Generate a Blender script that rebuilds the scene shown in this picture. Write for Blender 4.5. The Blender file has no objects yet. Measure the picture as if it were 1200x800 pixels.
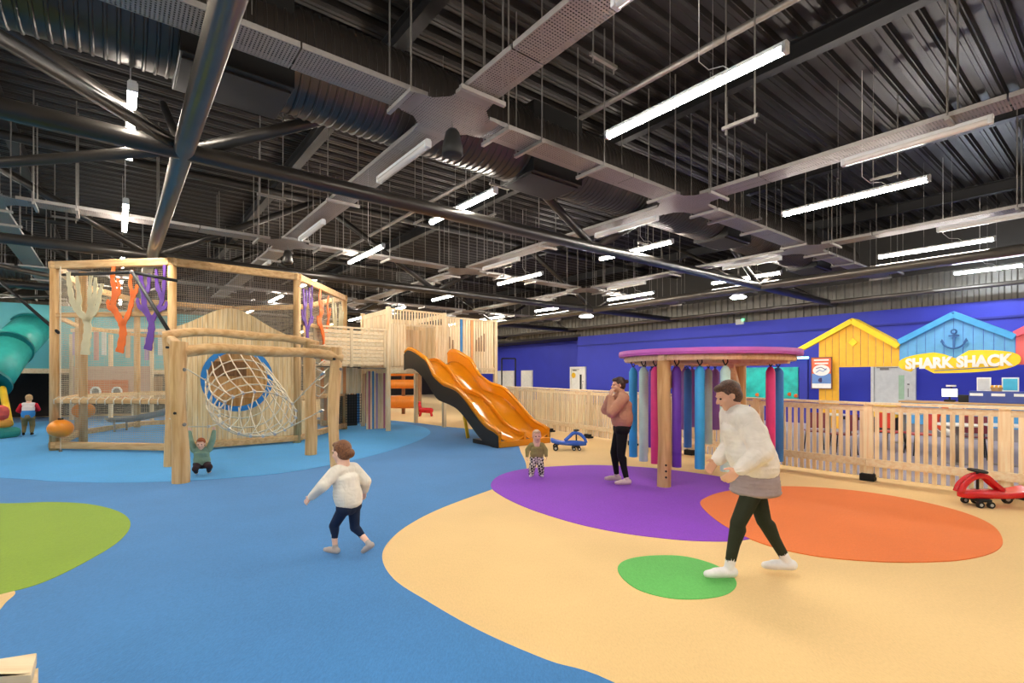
import bpy, bmesh, math, random
from mathutils import Vector, Matrix
random.seed(7)
PI = math.pi
C = bpy.context.scene.collection
SC = bpy.context.scene

# ---------------------------------------------------------------- camera, world, exposure
EYE = 1.65            # camera height
FL = 588.0            # focal length in pixels of a 1200 wide frame
HZ = 442.0            # row of the horizon
cam_data = bpy.data.cameras.new('camera')
cam = bpy.data.objects.new('camera', cam_data); C.objects.link(cam)
cam.location = (0, 0, EYE); cam.rotation_euler = (PI/2, 0, 0)
cam_data.sensor_width = 36.0; cam_data.lens = 36.0*FL/1200.0
cam_data.shift_y = (HZ-400.0)/1200.0
cam_data.clip_end = 200
SC.camera = cam
world = bpy.data.worlds.new('world'); SC.world = world; world.use_nodes = True
world.node_tree.nodes['Background'].inputs[0].default_value = (0.8, 0.85, 1.0, 1)
world.node_tree.nodes['Background'].inputs[1].default_value = 0.3
SC.view_settings.view_transform = 'Standard'; SC.view_settings.look = 'None'
SC.view_settings.gamma = 1; SC.view_settings.exposure = 0.0
LAMP = 135.0           # strength of the lit battens
SC.cycles.use_denoising = True
SC.cycles.max_bounces = 8; SC.cycles.transparent_max_bounces = 24
SC.cycles.sample_clamp_indirect = 8

# ---------------------------------------------------------------- helpers
CU, CV = -0.62, 0.785
def W(u, v, z=0.0):          # building axes: u runs with the lamp rows, v with the ducts
    return Vector((0.785*v-0.62*u, 0.62*v+0.785*u, z))
UD = Vector((-0.62, 0.785, 0)).normalized(); VD = Vector((0.785, 0.62, 0)).normalized(); ZD = Vector((0, 0, 1))
def FP(px, py, z=0.0):       # where the ray of a photograph point meets height z
    d = FL*(EYE-z)/(py-HZ); return Vector(((px-600)/FL*d, d, z))
def DP(px, py, d):
    return Vector(((px-600)/FL*d, d, EYE+(HZ-py)*d/FL))
def s2l(c):
    return tuple((x/12.92 if x <= 0.04045 else ((x+0.055)/1.055)**2.4) for x in c)
def hexc(h):
    return s2l(tuple(int(h[i:i+2], 16)/255 for i in (0, 2, 4)))

def mat_new(name):
    m = bpy.data.materials.new(name); m.use_nodes = True
    return m, m.node_tree, m.node_tree.nodes['Principled BSDF']
def plain(name, col, rough=0.6, metal=0.0, vary=0.06, scale=6.0, bump=0.0, spec=0.5):
    m, nt, b = mat_new(name); c = hexc(col) if isinstance(col, str) else col
    b.inputs['Roughness'].default_value = rough; b.inputs['Metallic'].default_value = metal
    b.inputs['Specular IOR Level'].default_value = spec
    tc = nt.nodes.new('ShaderNodeTexCoord'); n = nt.nodes.new('ShaderNodeTexNoise'); n.inputs['Scale'].default_value = scale
    n.inputs['Detail'].default_value = 3
    nt.links.new(tc.outputs['Object'], n.inputs['Vector'])
    r = nt.nodes.new('ShaderNodeValToRGB')
    r.color_ramp.elements[0].position = 0.3; r.color_ramp.elements[1].position = 0.7
    r.color_ramp.elements[0].color = tuple(x*(1-vary) for x in c)+(1,)
    r.color_ramp.elements[1].color = tuple(min(1, x*(1+vary)) for x in c)+(1,)
    nt.links.new(n.outputs['Fac'], r.inputs['Fac']); nt.links.new(r.outputs['Color'], b.inputs['Base Color'])
    if bump:
        n2 = nt.nodes.new('ShaderNodeTexNoise'); n2.inputs['Scale'].default_value = 400*bump
        nt.links.new(tc.outputs['Object'], n2.inputs['Vector'])
        bp = nt.nodes.new('ShaderNodeBump'); bp.inputs['Strength'].default_value = 0.4; bp.inputs['Distance'].default_value = 0.004
        nt.links.new(n2.outputs['Fac'], bp.inputs['Height']); nt.links.new(bp.outputs['Normal'], b.inputs['Normal'])
    return m
def emis(name, col, s):
    m, nt, b = mat_new(name)
    b.inputs['Base Color'].default_value = (0.8, 0.8, 0.8, 1)
    b.inputs['Emission Color'].default_value = (hexc(col) if isinstance(col, str) else col)+(1,)
    b.inputs['Emission Strength'].default_value = s
    return m
def wood(name, light, dark, rough=0.6, axis=2, scale=1.0):
    m, nt, b = mat_new(name); L, D = hexc(light), hexc(dark)
    b.inputs['Roughness'].default_value = rough
    tc = nt.nodes.new('ShaderNodeTexCoord'); mp = nt.nodes.new('ShaderNodeMapping')
    sc = [14*scale, 14*scale, 14*scale]; sc[axis] = 1.1*scale
    mp.inputs['Scale'].default_value = sc
    oi = nt.nodes.new('ShaderNodeObjectInfo')
    ad = nt.nodes.new('ShaderNodeVectorMath'); ad.operation = 'ADD'
    ml = nt.nodes.new('ShaderNodeMath'); ml.operation = 'MULTIPLY'; ml.inputs[1].default_value = 37
    nt.links.new(oi.outputs['Random'], ml.inputs[0])
    nt.links.new(tc.outputs['Object'], ad.inputs[0]); nt.links.new(ml.outputs[0], ad.inputs[1])
    nt.links.new(ad.outputs[0], mp.inputs['Vector'])
    n = nt.nodes.new('ShaderNodeTexNoise'); n.inputs['Scale'].default_value = 1.5; n.inputs['Detail'].default_value = 5
    n.inputs['Distortion'].default_value = 0.6
    nt.links.new(mp.outputs[0], n.inputs['Vector'])
    r = nt.nodes.new('ShaderNodeValToRGB')
    r.color_ramp.elements[0].position = 0.34; r.color_ramp.elements[0].color = D+(1,)
    r.color_ramp.elements[1].position = 0.6; r.color_ramp.elements[1].color = L+(1,)
    nt.links.new(n.outputs['Fac'], r.inputs['Fac'])
    hs = nt.nodes.new('ShaderNodeHueSaturation')
    mr = nt.nodes.new('ShaderNodeMapRange'); mr.inputs['To Min'].default_value = 0.86; mr.inputs['To Max'].default_value = 1.08
    nt.links.new(oi.outputs['Random'], mr.inputs['Value']); nt.links.new(mr.outputs[0], hs.inputs['Value'])
    nt.links.new(r.outputs['Color'], hs.inputs['Color']); nt.links.new(hs.outputs['Color'], b.inputs['Base Color'])
    bp = nt.nodes.new('ShaderNodeBump'); bp.inputs['Strength'].default_value = 0.25; bp.inputs['Distance'].default_value = 0.01
    nt.links.new(n.outputs['Fac'], bp.inputs['Height']); nt.links.new(bp.outputs['Normal'], b.inputs['Normal'])
    return m
def carpet(name, col, vary=0.14):
    m, nt, b = mat_new(name); c = hexc(col)
    b.inputs['Roughness'].default_value = 0.95; b.inputs['Specular IOR Level'].default_value = 0.15
    b.inputs['Sheen Weight'].default_value = 0.15
    tc = nt.nodes.new('ShaderNodeTexCoord')
    n = nt.nodes.new('ShaderNodeTexNoise'); n.inputs['Scale'].default_value = 90; n.inputs['Detail'].default_value = 6
    n.inputs['Roughness'].default_value = 0.7
    mp = nt.nodes.new('ShaderNodeMapping'); mp.inputs['Rotation'].default_value = (0, 0, 0.6); mp.inputs['Scale'].default_value = (1, .35, 1)
    nt.links.new(tc.outputs['Object'], mp.inputs['Vector']); nt.links.new(mp.outputs[0], n.inputs['Vector'])
    n2 = nt.nodes.new('ShaderNodeTexNoise'); n2.inputs['Scale'].default_value = 1.3; n2.inputs['Detail'].default_value = 4
    nt.links.new(tc.outputs['Object'], n2.inputs['Vector'])
    mx = nt.nodes.new('ShaderNodeMath'); mx.operation = 'MULTIPLY_ADD'; mx.inputs[1].default_value = 0.35
    nt.links.new(n2.outputs['Fac'], mx.inputs[0]); nt.links.new(n.outputs['Fac'], mx.inputs[2])
    r = nt.nodes.new('ShaderNodeValToRGB')
    r.color_ramp.elements[0].position = 0.45; r.color_ramp.elements[0].color = tuple(x*(1-vary) for x in c)+(1,)
    r.color_ramp.elements[1].position = 0.9; r.color_ramp.elements[1].color = tuple(min(1, x*(1+vary)) for x in c)+(1,)
    nt.links.new(mx.outputs[0], r.inputs['Fac']); nt.links.new(r.outputs['Color'], b.inputs['Base Color'])
    bp = nt.nodes.new('ShaderNodeBump'); bp.inputs['Strength'].default_value = 0.6; bp.inputs['Distance'].default_value = 0.006
    nt.links.new(n.outputs['Fac'], bp.inputs['Height']); nt.links.new(bp.outputs['Normal'], b.inputs['Normal'])
    return m
def holes(name, col, sx, sy, duty, rough=0.45, metal=0.4, dirang=0.0):
    """sheet or netting with real see-through openings laid out in object space"""
    m, nt, b = mat_new(name); c = hexc(col)
    b.inputs['Base Color'].default_value = c+(1,); b.inputs['Roughness'].default_value = rough; b.inputs['Metallic'].default_value = metal
    tc = nt.nodes.new('ShaderNodeTexCoord'); sp = nt.nodes.new('ShaderNodeSeparateXYZ')
    nt.links.new(tc.outputs['UV'], sp.inputs[0])
    outs = []
    for k, s in ((0, sx), (1, sy)):
        a = nt.nodes.new('ShaderNodeMath'); a.operation = 'MULTIPLY'; a.inputs[1].default_value = s
        f = nt.nodes.new('ShaderNodeMath'); f.operation = 'FRACT'
        g = nt.nodes.new('ShaderNodeMath'); g.operation = 'GREATER_THAN'; g.inputs[1].default_value = duty[k]
        nt.links.new(sp.outputs[k], a.inputs[0]); nt.links.new(a.outputs[0], f.inputs[0]); nt.links.new(f.outputs[0], g.inputs[0])
        outs.append(g)
    mm = nt.nodes.new('ShaderNodeMath'); mm.operation = 'MULTIPLY'
    nt.links.new(outs[0].outputs[0], mm.inputs[0]); nt.links.new(outs[1].outputs[0], mm.inputs[1])
    tr = nt.nodes.new('ShaderNodeBsdfTransparent'); mix = nt.nodes.new('ShaderNodeMixShader')
    nt.links.new(mm.outputs[0], mix.inputs[0]); nt.links.new(b.outputs[0], mix.inputs[1]); nt.links.new(tr.outputs[0], mix.inputs[2])
    nt.links.new(mix.outputs[0], nt.nodes['Material Output'].inputs[0])
    return m

def wloc(o):
    v = Vector((0, 0, 0))
    while o is not None: v += o.location; o = o.parent
    return v
def tag(o, label=None, cat=None, group=None, kind=None):
    if label: o['label'] = label
    if cat: o['category'] = cat
    if group: o['group'] = group
    if kind: o['kind'] = kind
    return o
def thing(name, label, cat, loc=(0, 0, 0), rz=0.0, group=None):
    o = bpy.data.objects.new(name, None); C.objects.link(o)
    o.empty_display_size = 0.1
    o.location = loc; o.rotation_euler = (0, 0, rz)
    return tag(o, label, cat, group)
def dup(o, parent=None):
    c = o.copy(); C.objects.link(c); c.parent = parent
    for ch in list(o.children): dup(ch, c)
    return c

class MB:
    """collects shapes, links them as ONE mesh"""
    def __init__(s): s.v, s.f, s.uv = [], [], []
    def add(s, vs, fs, uvs=None):
        n = len(s.v); s.v += [Vector(p) for p in vs]
        s.f += [tuple(i+n for i in f) for f in fs]
        s.uv += uvs if uvs else [None]*len(fs)
        return s
    def box(s, c, size, ax=None):
        ax = ax or (Vector((1, 0, 0)), Vector((0, 1, 0)), Vector((0, 0, 1))); c = Vector(c)
        h = [x/2 for x in size]
        vs = [c+ax[0]*h[0]*i+ax[1]*h[1]*j+ax[2]*h[2]*k for i in (-1, 1) for j in (-1, 1) for k in (-1, 1)]
        return s.add(vs, [(0, 1, 3, 2), (4, 6, 7, 5), (0, 4, 5, 1), (2, 3, 7, 6), (0, 2, 6, 4), (1, 5, 7, 3)])
    def bar(s, p0, p1, w, h, up=None):
        """box from p0 to p1, w across, h along up"""
        p0, p1 = Vector(p0), Vector(p1); d = (p1-p0); L = d.length; d = d/L
        up = Vector(up) if up is not None else (ZD if abs(d.z) < 0.9 else VD)
        side = d.cross(up).normalized(); up = side.cross(d).normalized()
        return s.box((p0+p1)/2, (L, w, h), (d, side, up))
    def tube(s, p0, p1, r0, r1=None, n=10, caps=True):
        return s.path([p0, p1], [r0, r0 if r1 is None else r1], n, caps)
    def path(s, pts, r, n=8, caps=True, closed=False):
        pts = [Vector(p) for p in pts]; m = len(pts)
        rs = r if isinstance(r, (list, tuple)) else [r]*m
        vs, fs = [], []; prev = None
        for i, p in enumerate(pts):
            a = pts[(i-1) % m] if (i > 0 or closed) else p; b = pts[(i+1) % m] if (i < m-1 or closed) else p
            t = (b-a); t = t.normalized() if t.length > 1e-9 else Vector((0, 0, 1))
            if prev is None:
                x = t.cross(ZD if abs(t.z) < 0.95 else Vector((1, 0, 0))).normalized()
            else:
                x = (prev-t*prev.dot(t)); x = x.normalized() if x.length > 1e-6 else t.orthogonal().normalized()
            prev = x; y = t.cross(x)
            for k in range(n):
                an = 2*PI*k/n; vs.append(p+(x*math.cos(an)+y*math.sin(an))*rs[i])
        for i in range(m if closed else m-1):
            for k in range(n):
                j = (i+1) % m
                fs.append((i*n+k, i*n+(k+1) % n, j*n+(k+1) % n, j*n+k))
        if caps and not closed:
            fs.append(tuple(range(n-1, -1, -1))); fs.append(tuple((m-1)*n+k for k in range(n)))
        return s.add(vs, fs)
    def prism(s, poly, org, ax, ay, th):
        """polygon (2D) in the plane org+ax,ay thickened by vector th"""
        n = len(poly); th = Vector(th)
        a = [Vector(org)+ax*p[0]+ay*p[1] for p in poly]; b = [p+th for p in a]
        return s.add(a+b, [tuple(range(n-1, -1, -1)), tuple(range(n, 2*n))]+[(i, (i+1) % n, n+(i+1) % n, n+i) for i in range(n)])
    def ball(s, c, r, n=10, m=6, ax=None):
        r = r if isinstance(r, (list, tuple)) else (r, r, r); c = Vector(c)
        ax = ax or (Vector((1, 0, 0)), Vector((0, 1, 0)), ZD)
        vs = [c-ax[2]*r[2]]
        for i in range(1, m):
            a = -PI/2+PI*i/m
            for k in range(n):
                b = 2*PI*k/n
                vs.append(c+ax[0]*(r[0]*math.cos(a)*math.cos(b))+ax[1]*(r[1]*math.cos(a)*math.sin(b))+ax[2]*(r[2]*math.sin(a)))
        vs.append(c+ax[2]*r[2]); fs = [(0, 1+(k+1) % n, 1+k) for k in range(n)]
        for i in range(m-2):
            for k in range(n):
                fs.append((1+i*n+k, 1+i*n+(k+1) % n, 1+(i+1)*n+(k+1) % n, 1+(i+1)*n+k))
        l = len(vs)-1; fs += [(l, 1+(m-2)*n+k, 1+(m-2)*n+(k+1) % n) for k in range(n)]
        return s.add(vs, fs)
    def cone(s, p0, p1, r0, r1, n=12, m=5):
        """closed round cone: a hull of two spheres"""
        p0, p1 = Vector(p0), Vector(p1); d = p1-p0; L = d.length
        if L < 1e-6: return s.ball(p0, max(r0, r1), n, 2*m)
        d = d/L; x = d.orthogonal().normalized(); y = d.cross(x)
        rings = []
        for i in range(1, m+1):
            a = -PI/2+PI/2*i/m; rings.append((p0+d*(r0*math.sin(a)), r0*math.cos(a)))
        for i in range(m):
            a = PI/2*i/m; rings.append((p1+d*(r1*math.sin(a)), r1*math.cos(a)))
        vs = [p0-d*r0]
        for c, r in rings:
            for k in range(n):
                an = 2*PI*k/n; vs.append(c+(x*math.cos(an)+y*math.sin(an))*r)
        vs.append(p1+d*r1); fs = [(0, 1+(k+1) % n, 1+k) for k in range(n)]
        for i in range(len(rings)-1):
            for k in range(n):
                fs.append((1+i*n+k, 1+i*n+(k+1) % n, 1+(i+1)*n+(k+1) % n, 1+(i+1)*n+k))
        l = len(vs)-1; b = 1+(len(rings)-1)*n; fs += [(l, b+k, b+(k+1) % n) for k in range(n)]
        return s.add(vs, fs)
    def lathe(s, prof, c, n=20, ax=None):
        """profile [(r,z)] turned about the third axis through c"""
        ax = ax or (Vector((1, 0, 0)), Vector((0, 1, 0)), ZD); c = Vector(c); m = len(prof); vs, fs = [], []
        for r, z in prof:
            for k in range(n):
                a = 2*PI*k/n; vs.append(c+ax[0]*(r*math.cos(a))+ax[1]*(r*math.sin(a))+ax[2]*z)
        for i in range(m-1):
            for k in range(n):
                fs.append((i*n+k, i*n+(k+1) % n, (i+1)*n+(k+1) % n, (i+1)*n+k))
        return s.add(vs, fs)
    def grid(s, fn, nu, nv, closed_u=False):
        vs = [fn(i/(nu if closed_u else nu-1), j/(nv-1)) for j in range(nv) for i in range(nu)]
        fs = []
        for j in range(nv-1):
            for i in range(nu if closed_u else nu-1):
                fs.append((j*nu+i, j*nu+(i+1) % nu, (j+1)*nu+(i+1) % nu, (j+1)*nu+i))
        return s.add(vs, fs)
    def build(s, name, m, parent=None, smooth=False, local=False, bevel=0.0, solid=0.0, label=None, kind=None, subsurf=0):
        me = bpy.data.meshes.new(name)
        off = Vector((0, 0, 0)) if (parent is None or local) else wloc(parent)
        ctr = Vector((0, 0, 0))
        if parent is None and s.v and not local:      # origin of a single mesh sits at its base
            lo = [min(p[i] for p in s.v) for i in range(3)]; hi = [max(p[i] for p in s.v) for i in range(3)]
            ctr = Vector(((lo[0]+hi[0])/2, (lo[1]+hi[1])/2, lo[2]))
        me.from_pydata([tuple(p-off-ctr) for p in s.v], [], s.f)
        if any(u is not None for u in s.uv):
            ul = me.uv_layers.new(name='map')
            for pl, u in zip(me.polygons, s.uv):
                if u:
                    for li, q in zip(pl.loop_indices, u): ul.data[li].uv = q
        if smooth:
            for p in me.polygons: p.use_smooth = True
        me.materials.append(m)
        o = bpy.data.objects.new(name, me); C.objects.link(o); o.location = ctr
        if parent is not None: o.parent = parent
        if smooth and smooth != True:
            pass
        if solid:
            md = o.modifiers.new('solid', 'SOLIDIFY'); md.thickness = solid; md.offset = 0
        if bevel:
            md = o.modifiers.new('bevel', 'BEVEL'); md.width = bevel; md.segments = 2; md.limit_method = 'ANGLE'
        if subsurf:
            md = o.modifiers.new('sub', 'SUBSURF'); md.levels = subsurf; md.render_levels = subsurf
        if label: o['label'] = label
        if kind: o['kind'] = kind
        return o
def sm(o, ang=40):
    me = o.data
    for p in me.polygons: p.use_smooth = True
    try: me.set_sharp_from_angle(angle=math.radians(ang))
    except Exception: pass
    return o
def catmull(pts, n=8, closed=True):
    out = []; m = len(pts)
    for i in range(m if closed else m-1):
        p = [Vector(pts[(i+k) % m]) if closed else Vector(pts[min(max(i+k, 0), m-1)]) for k in (-1, 0, 1, 2)]
        for j in range(n):
            t = j/n
            out.append(0.5*((2*p[1])+(-p[0]+p[2])*t+(2*p[0]-5*p[1]+4*p[2]-p[3])*t*t+(-p[0]+3*p[1]-3*p[2]+p[3])*t**3))
    if not closed: out.append(Vector(pts[-1]))
    return out

# ---------------------------------------------------------------- materials
M = {}
M['timber'] = wood('pale_timber', 'F6DFB8', 'E6C592')
M['timber_h'] = wood('pale_timber_horizontal', 'F6DFB8', 'E8C998', axis=0)
M['log'] = wood('peeled_log', 'E4BC84', 'CA985C', scale=0.7)
M['log_h'] = wood('peeled_log_horizontal', 'E4BC84', 'CC9A60', scale=0.7, axis=0)
M['brown_board'] = wood('brown_board', 'A98058', '84603E')
M['purple_edge'] = plain('purple_edge', 'B55FC4', 0.4)
M['deck'] = plain('dark_roof_deck', '363230', 0.42, 0.5, 0.1, 2)
M['cladding'] = plain('grey_cladding', '77736B', 0.5, 0.3, 0.1, 2)
M['clad_dark'] = plain('dark_cladding', '35322F', 0.6, 0.2, 0.1, 2)
M['steel_dark'] = plain('dark_painted_steel', '3B3733', 0.33, 0.5, 0.08, 3)
M['steel_beam'] = plain('black_steel_beam', '222122', 0.5, 0.3)
M['galv'] = plain('galvanised_steel', '8C8782', 0.4, 0.6, 0.08, 20)
M['galv_light'] = plain('galvanised_light', 'A09B96', 0.4, 0.4, 0.06, 20)
M['perf'] = holes('perforated_tray', '978E89', 28, 28, (0.42, 0.55))
M['duct'] = plain('black_spiral_duct', '48423E', 0.36, 0.6, 0.1, 2)
M['duct_box'] = plain('black_duct_box', '242322', 0.5, 0.3)
M['housing'] = plain('lamp_housing', 'C9CBCC', 0.5)
M['clear_plastic'] = plain('clear_batten_cover', 'CFCBC6', 0.2, 0.0, 0.03, 5, spec=0.8)
M['lamp'] = emis('lit_tube', (1.0, 0.93, 0.82), LAMP)
M['lamp_cool'] = emis('lit_tube_cool', (0.8, 0.9, 1.0), LAMP)
M['black'] = plain('black_plastic', '111111', 0.65)
M['black_rubber'] = plain('black_rubber', '1B1A1A', 0.85)
M['white'] = plain('white_paint', 'EDEBE6', 0.5)
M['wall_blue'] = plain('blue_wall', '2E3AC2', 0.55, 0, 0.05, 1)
M['wall_blue_dark'] = plain('dark_blue_wall', '242C98', 0.6, 0, 0.06, 1)  # darker copy of the wall blue
M['teal_wall'] = plain('teal_wall', '6CC4CC', 0.6, 0, 0.04, 1)
M['dark_wall'] = plain('dark_wall', '33302E', 0.7)
M['c_blue'] = carpet('blue_turf', '3F7FBC')
M['c_light'] = carpet('light_blue_turf', '409CDC')
M['c_yellow'] = carpet('sand_turf', 'E9C488', 0.09)
M['c_purple'] = carpet('purple_turf', '8834C4')
M['c_orange'] = carpet('orange_turf', 'EE7A34', 0.1)
M['c_green'] = carpet('green_turf', '62BA5A')
M['c_lime'] = carpet('lime_turf', '86A428')
M['c_cafe'] = carpet('cafe_floor', '9C96A6', 0.1)
M['slide'] = plain('orange_glossy_plastic', 'E08A12', 0.14, 0, 0.04, 3, spec=0.6)
M['slide_side'] = plain('black_slide_side', '26221F', 0.4)
M['yellow_p'] = plain('yellow_paint', 'F4C41C', 0.4)
# ---------------------------------------------------------------- the floor and its inlaid turf
def turf(name, pts, z, m, label, n=6, smooth=True):
    pts = [Vector((p[0], p[1], 0)) for p in pts]
    if smooth: pts = catmull(pts, n)
    mb = MB(); k = len(pts)
    mb.add([(p.x, p.y, z) for p in pts]+[(p.x, p.y, -0.001) for p in pts], [tuple(range(k))]+[(i, k+i, k+(i+1) % k, (i+1) % k) for i in range(k)])
    o = mb.build(name, m); 
    bm = bmesh.new(); bm.from_mesh(o.data); bmesh.ops.recalc_face_normals(bm, faces=bm.faces); bm.to_mesh(o.data); bm.free()
    if sum(p.normal.z*p.area for p in o.data.polygons) < 0: o.data.flip_normals()
    return tag(o, label, None, None, 'structure')
U0, U1, V0, V1 = -9.0, 43.0, -22.0, 25.0
mb = MB(); mb.prism([(U0, V0), (U1, V0), (U1, V1), (U0, V1)], (0, 0, -0.1), UD, VD, (0, 0, 0.1))
tag(mb.build('floor', M['c_yellow']), 'sand yellow turf floor of the play hall', kind='structure')
def P(*xy): return [FP(x, y) for x, y in xy]
right_edge = P((720, 800), (640, 773), (560, 738), (500, 704), (462, 679), (448, 655), (455, 635), (480, 614), (520, 594), (577, 573), (606, 563), (617, 549), (611, 531), (600, 516), (560, 504), (520, 499.5), (480, 494.5), (430, 490.5), (380, 489), (300, 487))
blue = [Vector((3.0, -4.0, 0)), Vector((2.1, 0.5, 0)), Vector((1.3, 1.9, 0))]+right_edge+[Vector((-16, 21.5, 0)), Vector((-22, 19, 0)), Vector((-21, 8, 0)), Vector((-13, 1, 0)), Vector((-8, -4, 0))]
turf('floor_blue_turf', blue, 0.003, M['c_blue'], 'mid blue turf running between the climbing frame and the slide')
turf('floor_light_blue_turf', P((0, 560), (60, 564), (130, 565.5), (200, 564), (270, 560), (340, 553), (410, 540), (460, 527), (495, 514), (504, 505), (485, 498), (430, 493.5), (350, 490.5), (250, 489))+[Vector((-17, 19.5, 0)), Vector((-19, 14, 0)), Vector((-15, 9.5, 0))], 0.006, M['c_light'], 'light blue turf circle under the climbing frame')
turf('floor_lime_turf', P((0, 590), (60, 588.5), (105, 591), (140, 600), (153, 614), (140, 634), (100, 659), (50, 683), (0, 697), (-60, 713))+[Vector((-3.7, 3.0, 0)), Vector((-5.2, 3.6, 0)), Vector((-7.5, 5.0, 0)), Vector((-8.3, 6.4, 0)), Vector((-7.6, 6.7, 0))], 0.006, M['c_lime'], 'lime green turf patch at the edge of the blue turf')
turf('floor_sand_corner', P((17, 693), (7, 706), (-10, 722), (-60, 740), (-120, 735), (-60, 700), (-20, 690)), 0.005, M['c_yellow'], 'small sand turf tip below the lime patch')
turf('floor_purple_turf', P((575, 569), (586, 557), (615, 549.5), (660, 546), (700, 545), (760, 548), (820, 555), (870, 564), (905, 580), (920, 600), (905, 622), (870, 633), (820, 634), (770, 630), (720, 623), (670, 612), (620, 596), (588, 581)), 0.006, M['c_purple'], 'purple turf patch under the canopy and the toddler')
turf('floor_orange_turf', P((821, 592), (828, 583), (850, 576), (890, 571), (940, 570.5), (1000, 575), (1060, 584), (1120, 598), (1160, 614), (1175, 633), (1165, 647), (1130, 656), (1080, 659), (1020, 658), (950, 651), (890, 636), (845, 614)), 0.009, M['c_orange'], 'orange turf patch in front of the slatted fence')
turf('floor_green_turf', P((724, 665), (735, 656), (762, 651.5), (800, 652), (835, 661), (857, 674), (863, 686), (850, 697), (820, 702), (785, 701), (750, 692), (730, 678)), 0.006, M['c_green'], 'small round green turf patch by the walking woman')

# ---------------------------------------------------------------- walls
def wallbox(name, u0, v0, u1, v1, z0, z1, m, label=None):
    mb = MB(); mb.prism([(u0, v0), (u1, v0), (u1, v1), (u0, v1)], (0, 0, z0), UD, VD, (0, 0, z1-z0))
    return tag(mb.build(name, m), label, kind='structure')
def cladding(name, a, b, z0, z1, m, label, pitch=0.3, depth=0.05):
    """corrugated sheet between floor points a and b"""
    a, b = Vector(a), Vector(b); d = (b-a); L = d.length; d /= L; nrm = Vector((-d.y, d.x, 0))
    n = int(L/pitch); prof = []
    for i in range(n):
        for t, h in ((0, 0), (0.45, 0), (0.55, 1), (0.9, 1)): prof.append(((i+t)*pitch, h*depth))
    pts = [a+d*s+nrm*h for s, h in prof]
    mb = MB(); k = len(pts)
    mb.add([(p.x, p.y, z0) for p in pts]+[(p.x, p.y, z1) for p in pts], [(i, i+1, k+i+1, k+i) for i in range(k-1)])
    return tag(mb.build(name, m), label, kind='structure')
WR = 22.4
wallbox('wall_right', -9, WR, 21.8, WR+0.2, 0, 4.15, M['wall_blue'], 'royal blue wall behind the beach huts')
wallbox('wall_right', 21.6, WR+0.2, 21.8, 24.6, 0, 4.15, M['wall_blue_dark'], 'return of the blue wall beside the door recess, shade painted in')  # this face is coloured darker in place of its shade
wallbox('wall_right', 21.8, 24.4, 43, 24.6, 0, 4.15, M['wall_blue'], 'far royal blue wall with three pale doors')
wallbox('trim', -9, WR-0.08, 21.8, WR, 3.55, 3.62, M['wall_blue_dark'], 'darker blue band along the top of the blue wall')
cladding('wall_upper_cladding', W(-9, WR+0.05), W(43, WR+0.05), 4.15, 5.3, M['cladding'], 'grey corrugated cladding above the blue wall')
wallbox('wall_upper_band', -9, WR+0.2, 43, WR+0.4, 4.15, 7.6, M['clad_dark'], 'dark upper wall above the grey cladding')
wallbox('wall_far', 43, V0, 43.2, V1, 0, 7.6, M['clad_dark'], 'dark far wall behind the towers')
cladding('wall_far_cladding', W(42.9, 24.5), W(42.9, -22), 2.6, 6.4, M['cladding'], 'corrugated far wall')
wallbox('wall_left', -9, V0-0.2, 43, V0, 0, 7.6, M['clad_dark'], 'dark wall on the slide side of the hall')
wallbox('wall_back', -9.2, V0, -9, V1, 0, 7.6, M['clad_dark'], 'dark wall behind the viewer')
wallbox('trim_plinth', -9, WR-0.02, 21.8, WR, 0, 0.12, M['black'], 'black skirting below the blue wall')
wallbox('ceiling_recess', 21.6, WR, 43, 24.6, 4.15, 4.3, M['clad_dark'], 'dark soffit over the door recess')
# teal boxed wall over the dark opening
wallbox('wall_teal', 25.7, -21.5, 25.9, 4.0, 1.98, 4.38, M['teal_wall'], 'teal wall panel above the dark opening behind the tube slide')
wallbox('wall_teal_beam', 25.6, -21.5, 25.8, 4.0, 1.8, 1.98, M['timber_h'], 'timber beam under the teal wall')
wallbox('wall_opening_back', 29.0, -21.5, 29.2, 4.0, 0, 1.98, M['dark_wall'], 'dark back of the opening under the teal wall')
wallbox('ceiling_opening', 25.9, -21.5, 29.2, 4.0, 1.9, 1.98, M['dark_wall'])
for vv in (-16, -10, -4.2, 0.5, 3.9):
    wallbox('trim_post', 25.62, vv, 25.75, vv+0.14, 0, 1.8, M['timber'])

# doors in the blue walls
def door(name, u, w, h, v, label, face='white', porthole=False):
    r = thing(name, label, None, W(u, v)); r['kind'] = 'structure'
    mb = MB()
    for s in (-1, 1): mb.box(W(u+s*(w/2+0.05), v-0.05, h/2), (0.1, 0.12, h), (UD, VD, ZD))
    mb.box(W(u, v-0.05, h+0.05), (w+0.2, 0.12, 0.1), (UD, VD, ZD)); mb.build('door_frame', M['white'], r)
    l = MB(); l.box(W(u, v-0.03, h/2), (w-0.02, 0.06, h-0.01), (UD, VD, ZD)); l.build('door_leaf', M['offwhite'], r)
    g = MB(); g.box(W(u-w*0.22, v-0.065, h*0.62), (w*0.14, 0.012, h*0.42), (UD, VD, ZD))
    g.build('door_glass', M['glass_green'] if face == 'green' else M['black'], r)
    hd = MB(); hd.tube(W(u-w*0.4, v-0.11, 0.95), W(u-w*0.4, v-0.11, 1.25), 0.012, n=6); hd.box(W(u-w*0.4, v-0.08, 1.4), (0.05, 0.04, 0.05), (UD, VD, ZD)); hd.build('door_handle', M['galv'], r)
    c = MB(); c.box(W(u+w*0.15, v-0.09, h-0.07), (w*0.55, 0.03, 0.03), (UD, VD, ZD)); c.box(W(u+w*0.22, v-0.09, h-0.12), (0.26, 0.06, 0.08), (UD, VD, ZD)); c.build('door_closer', M['galv'], r)
    return r
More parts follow.
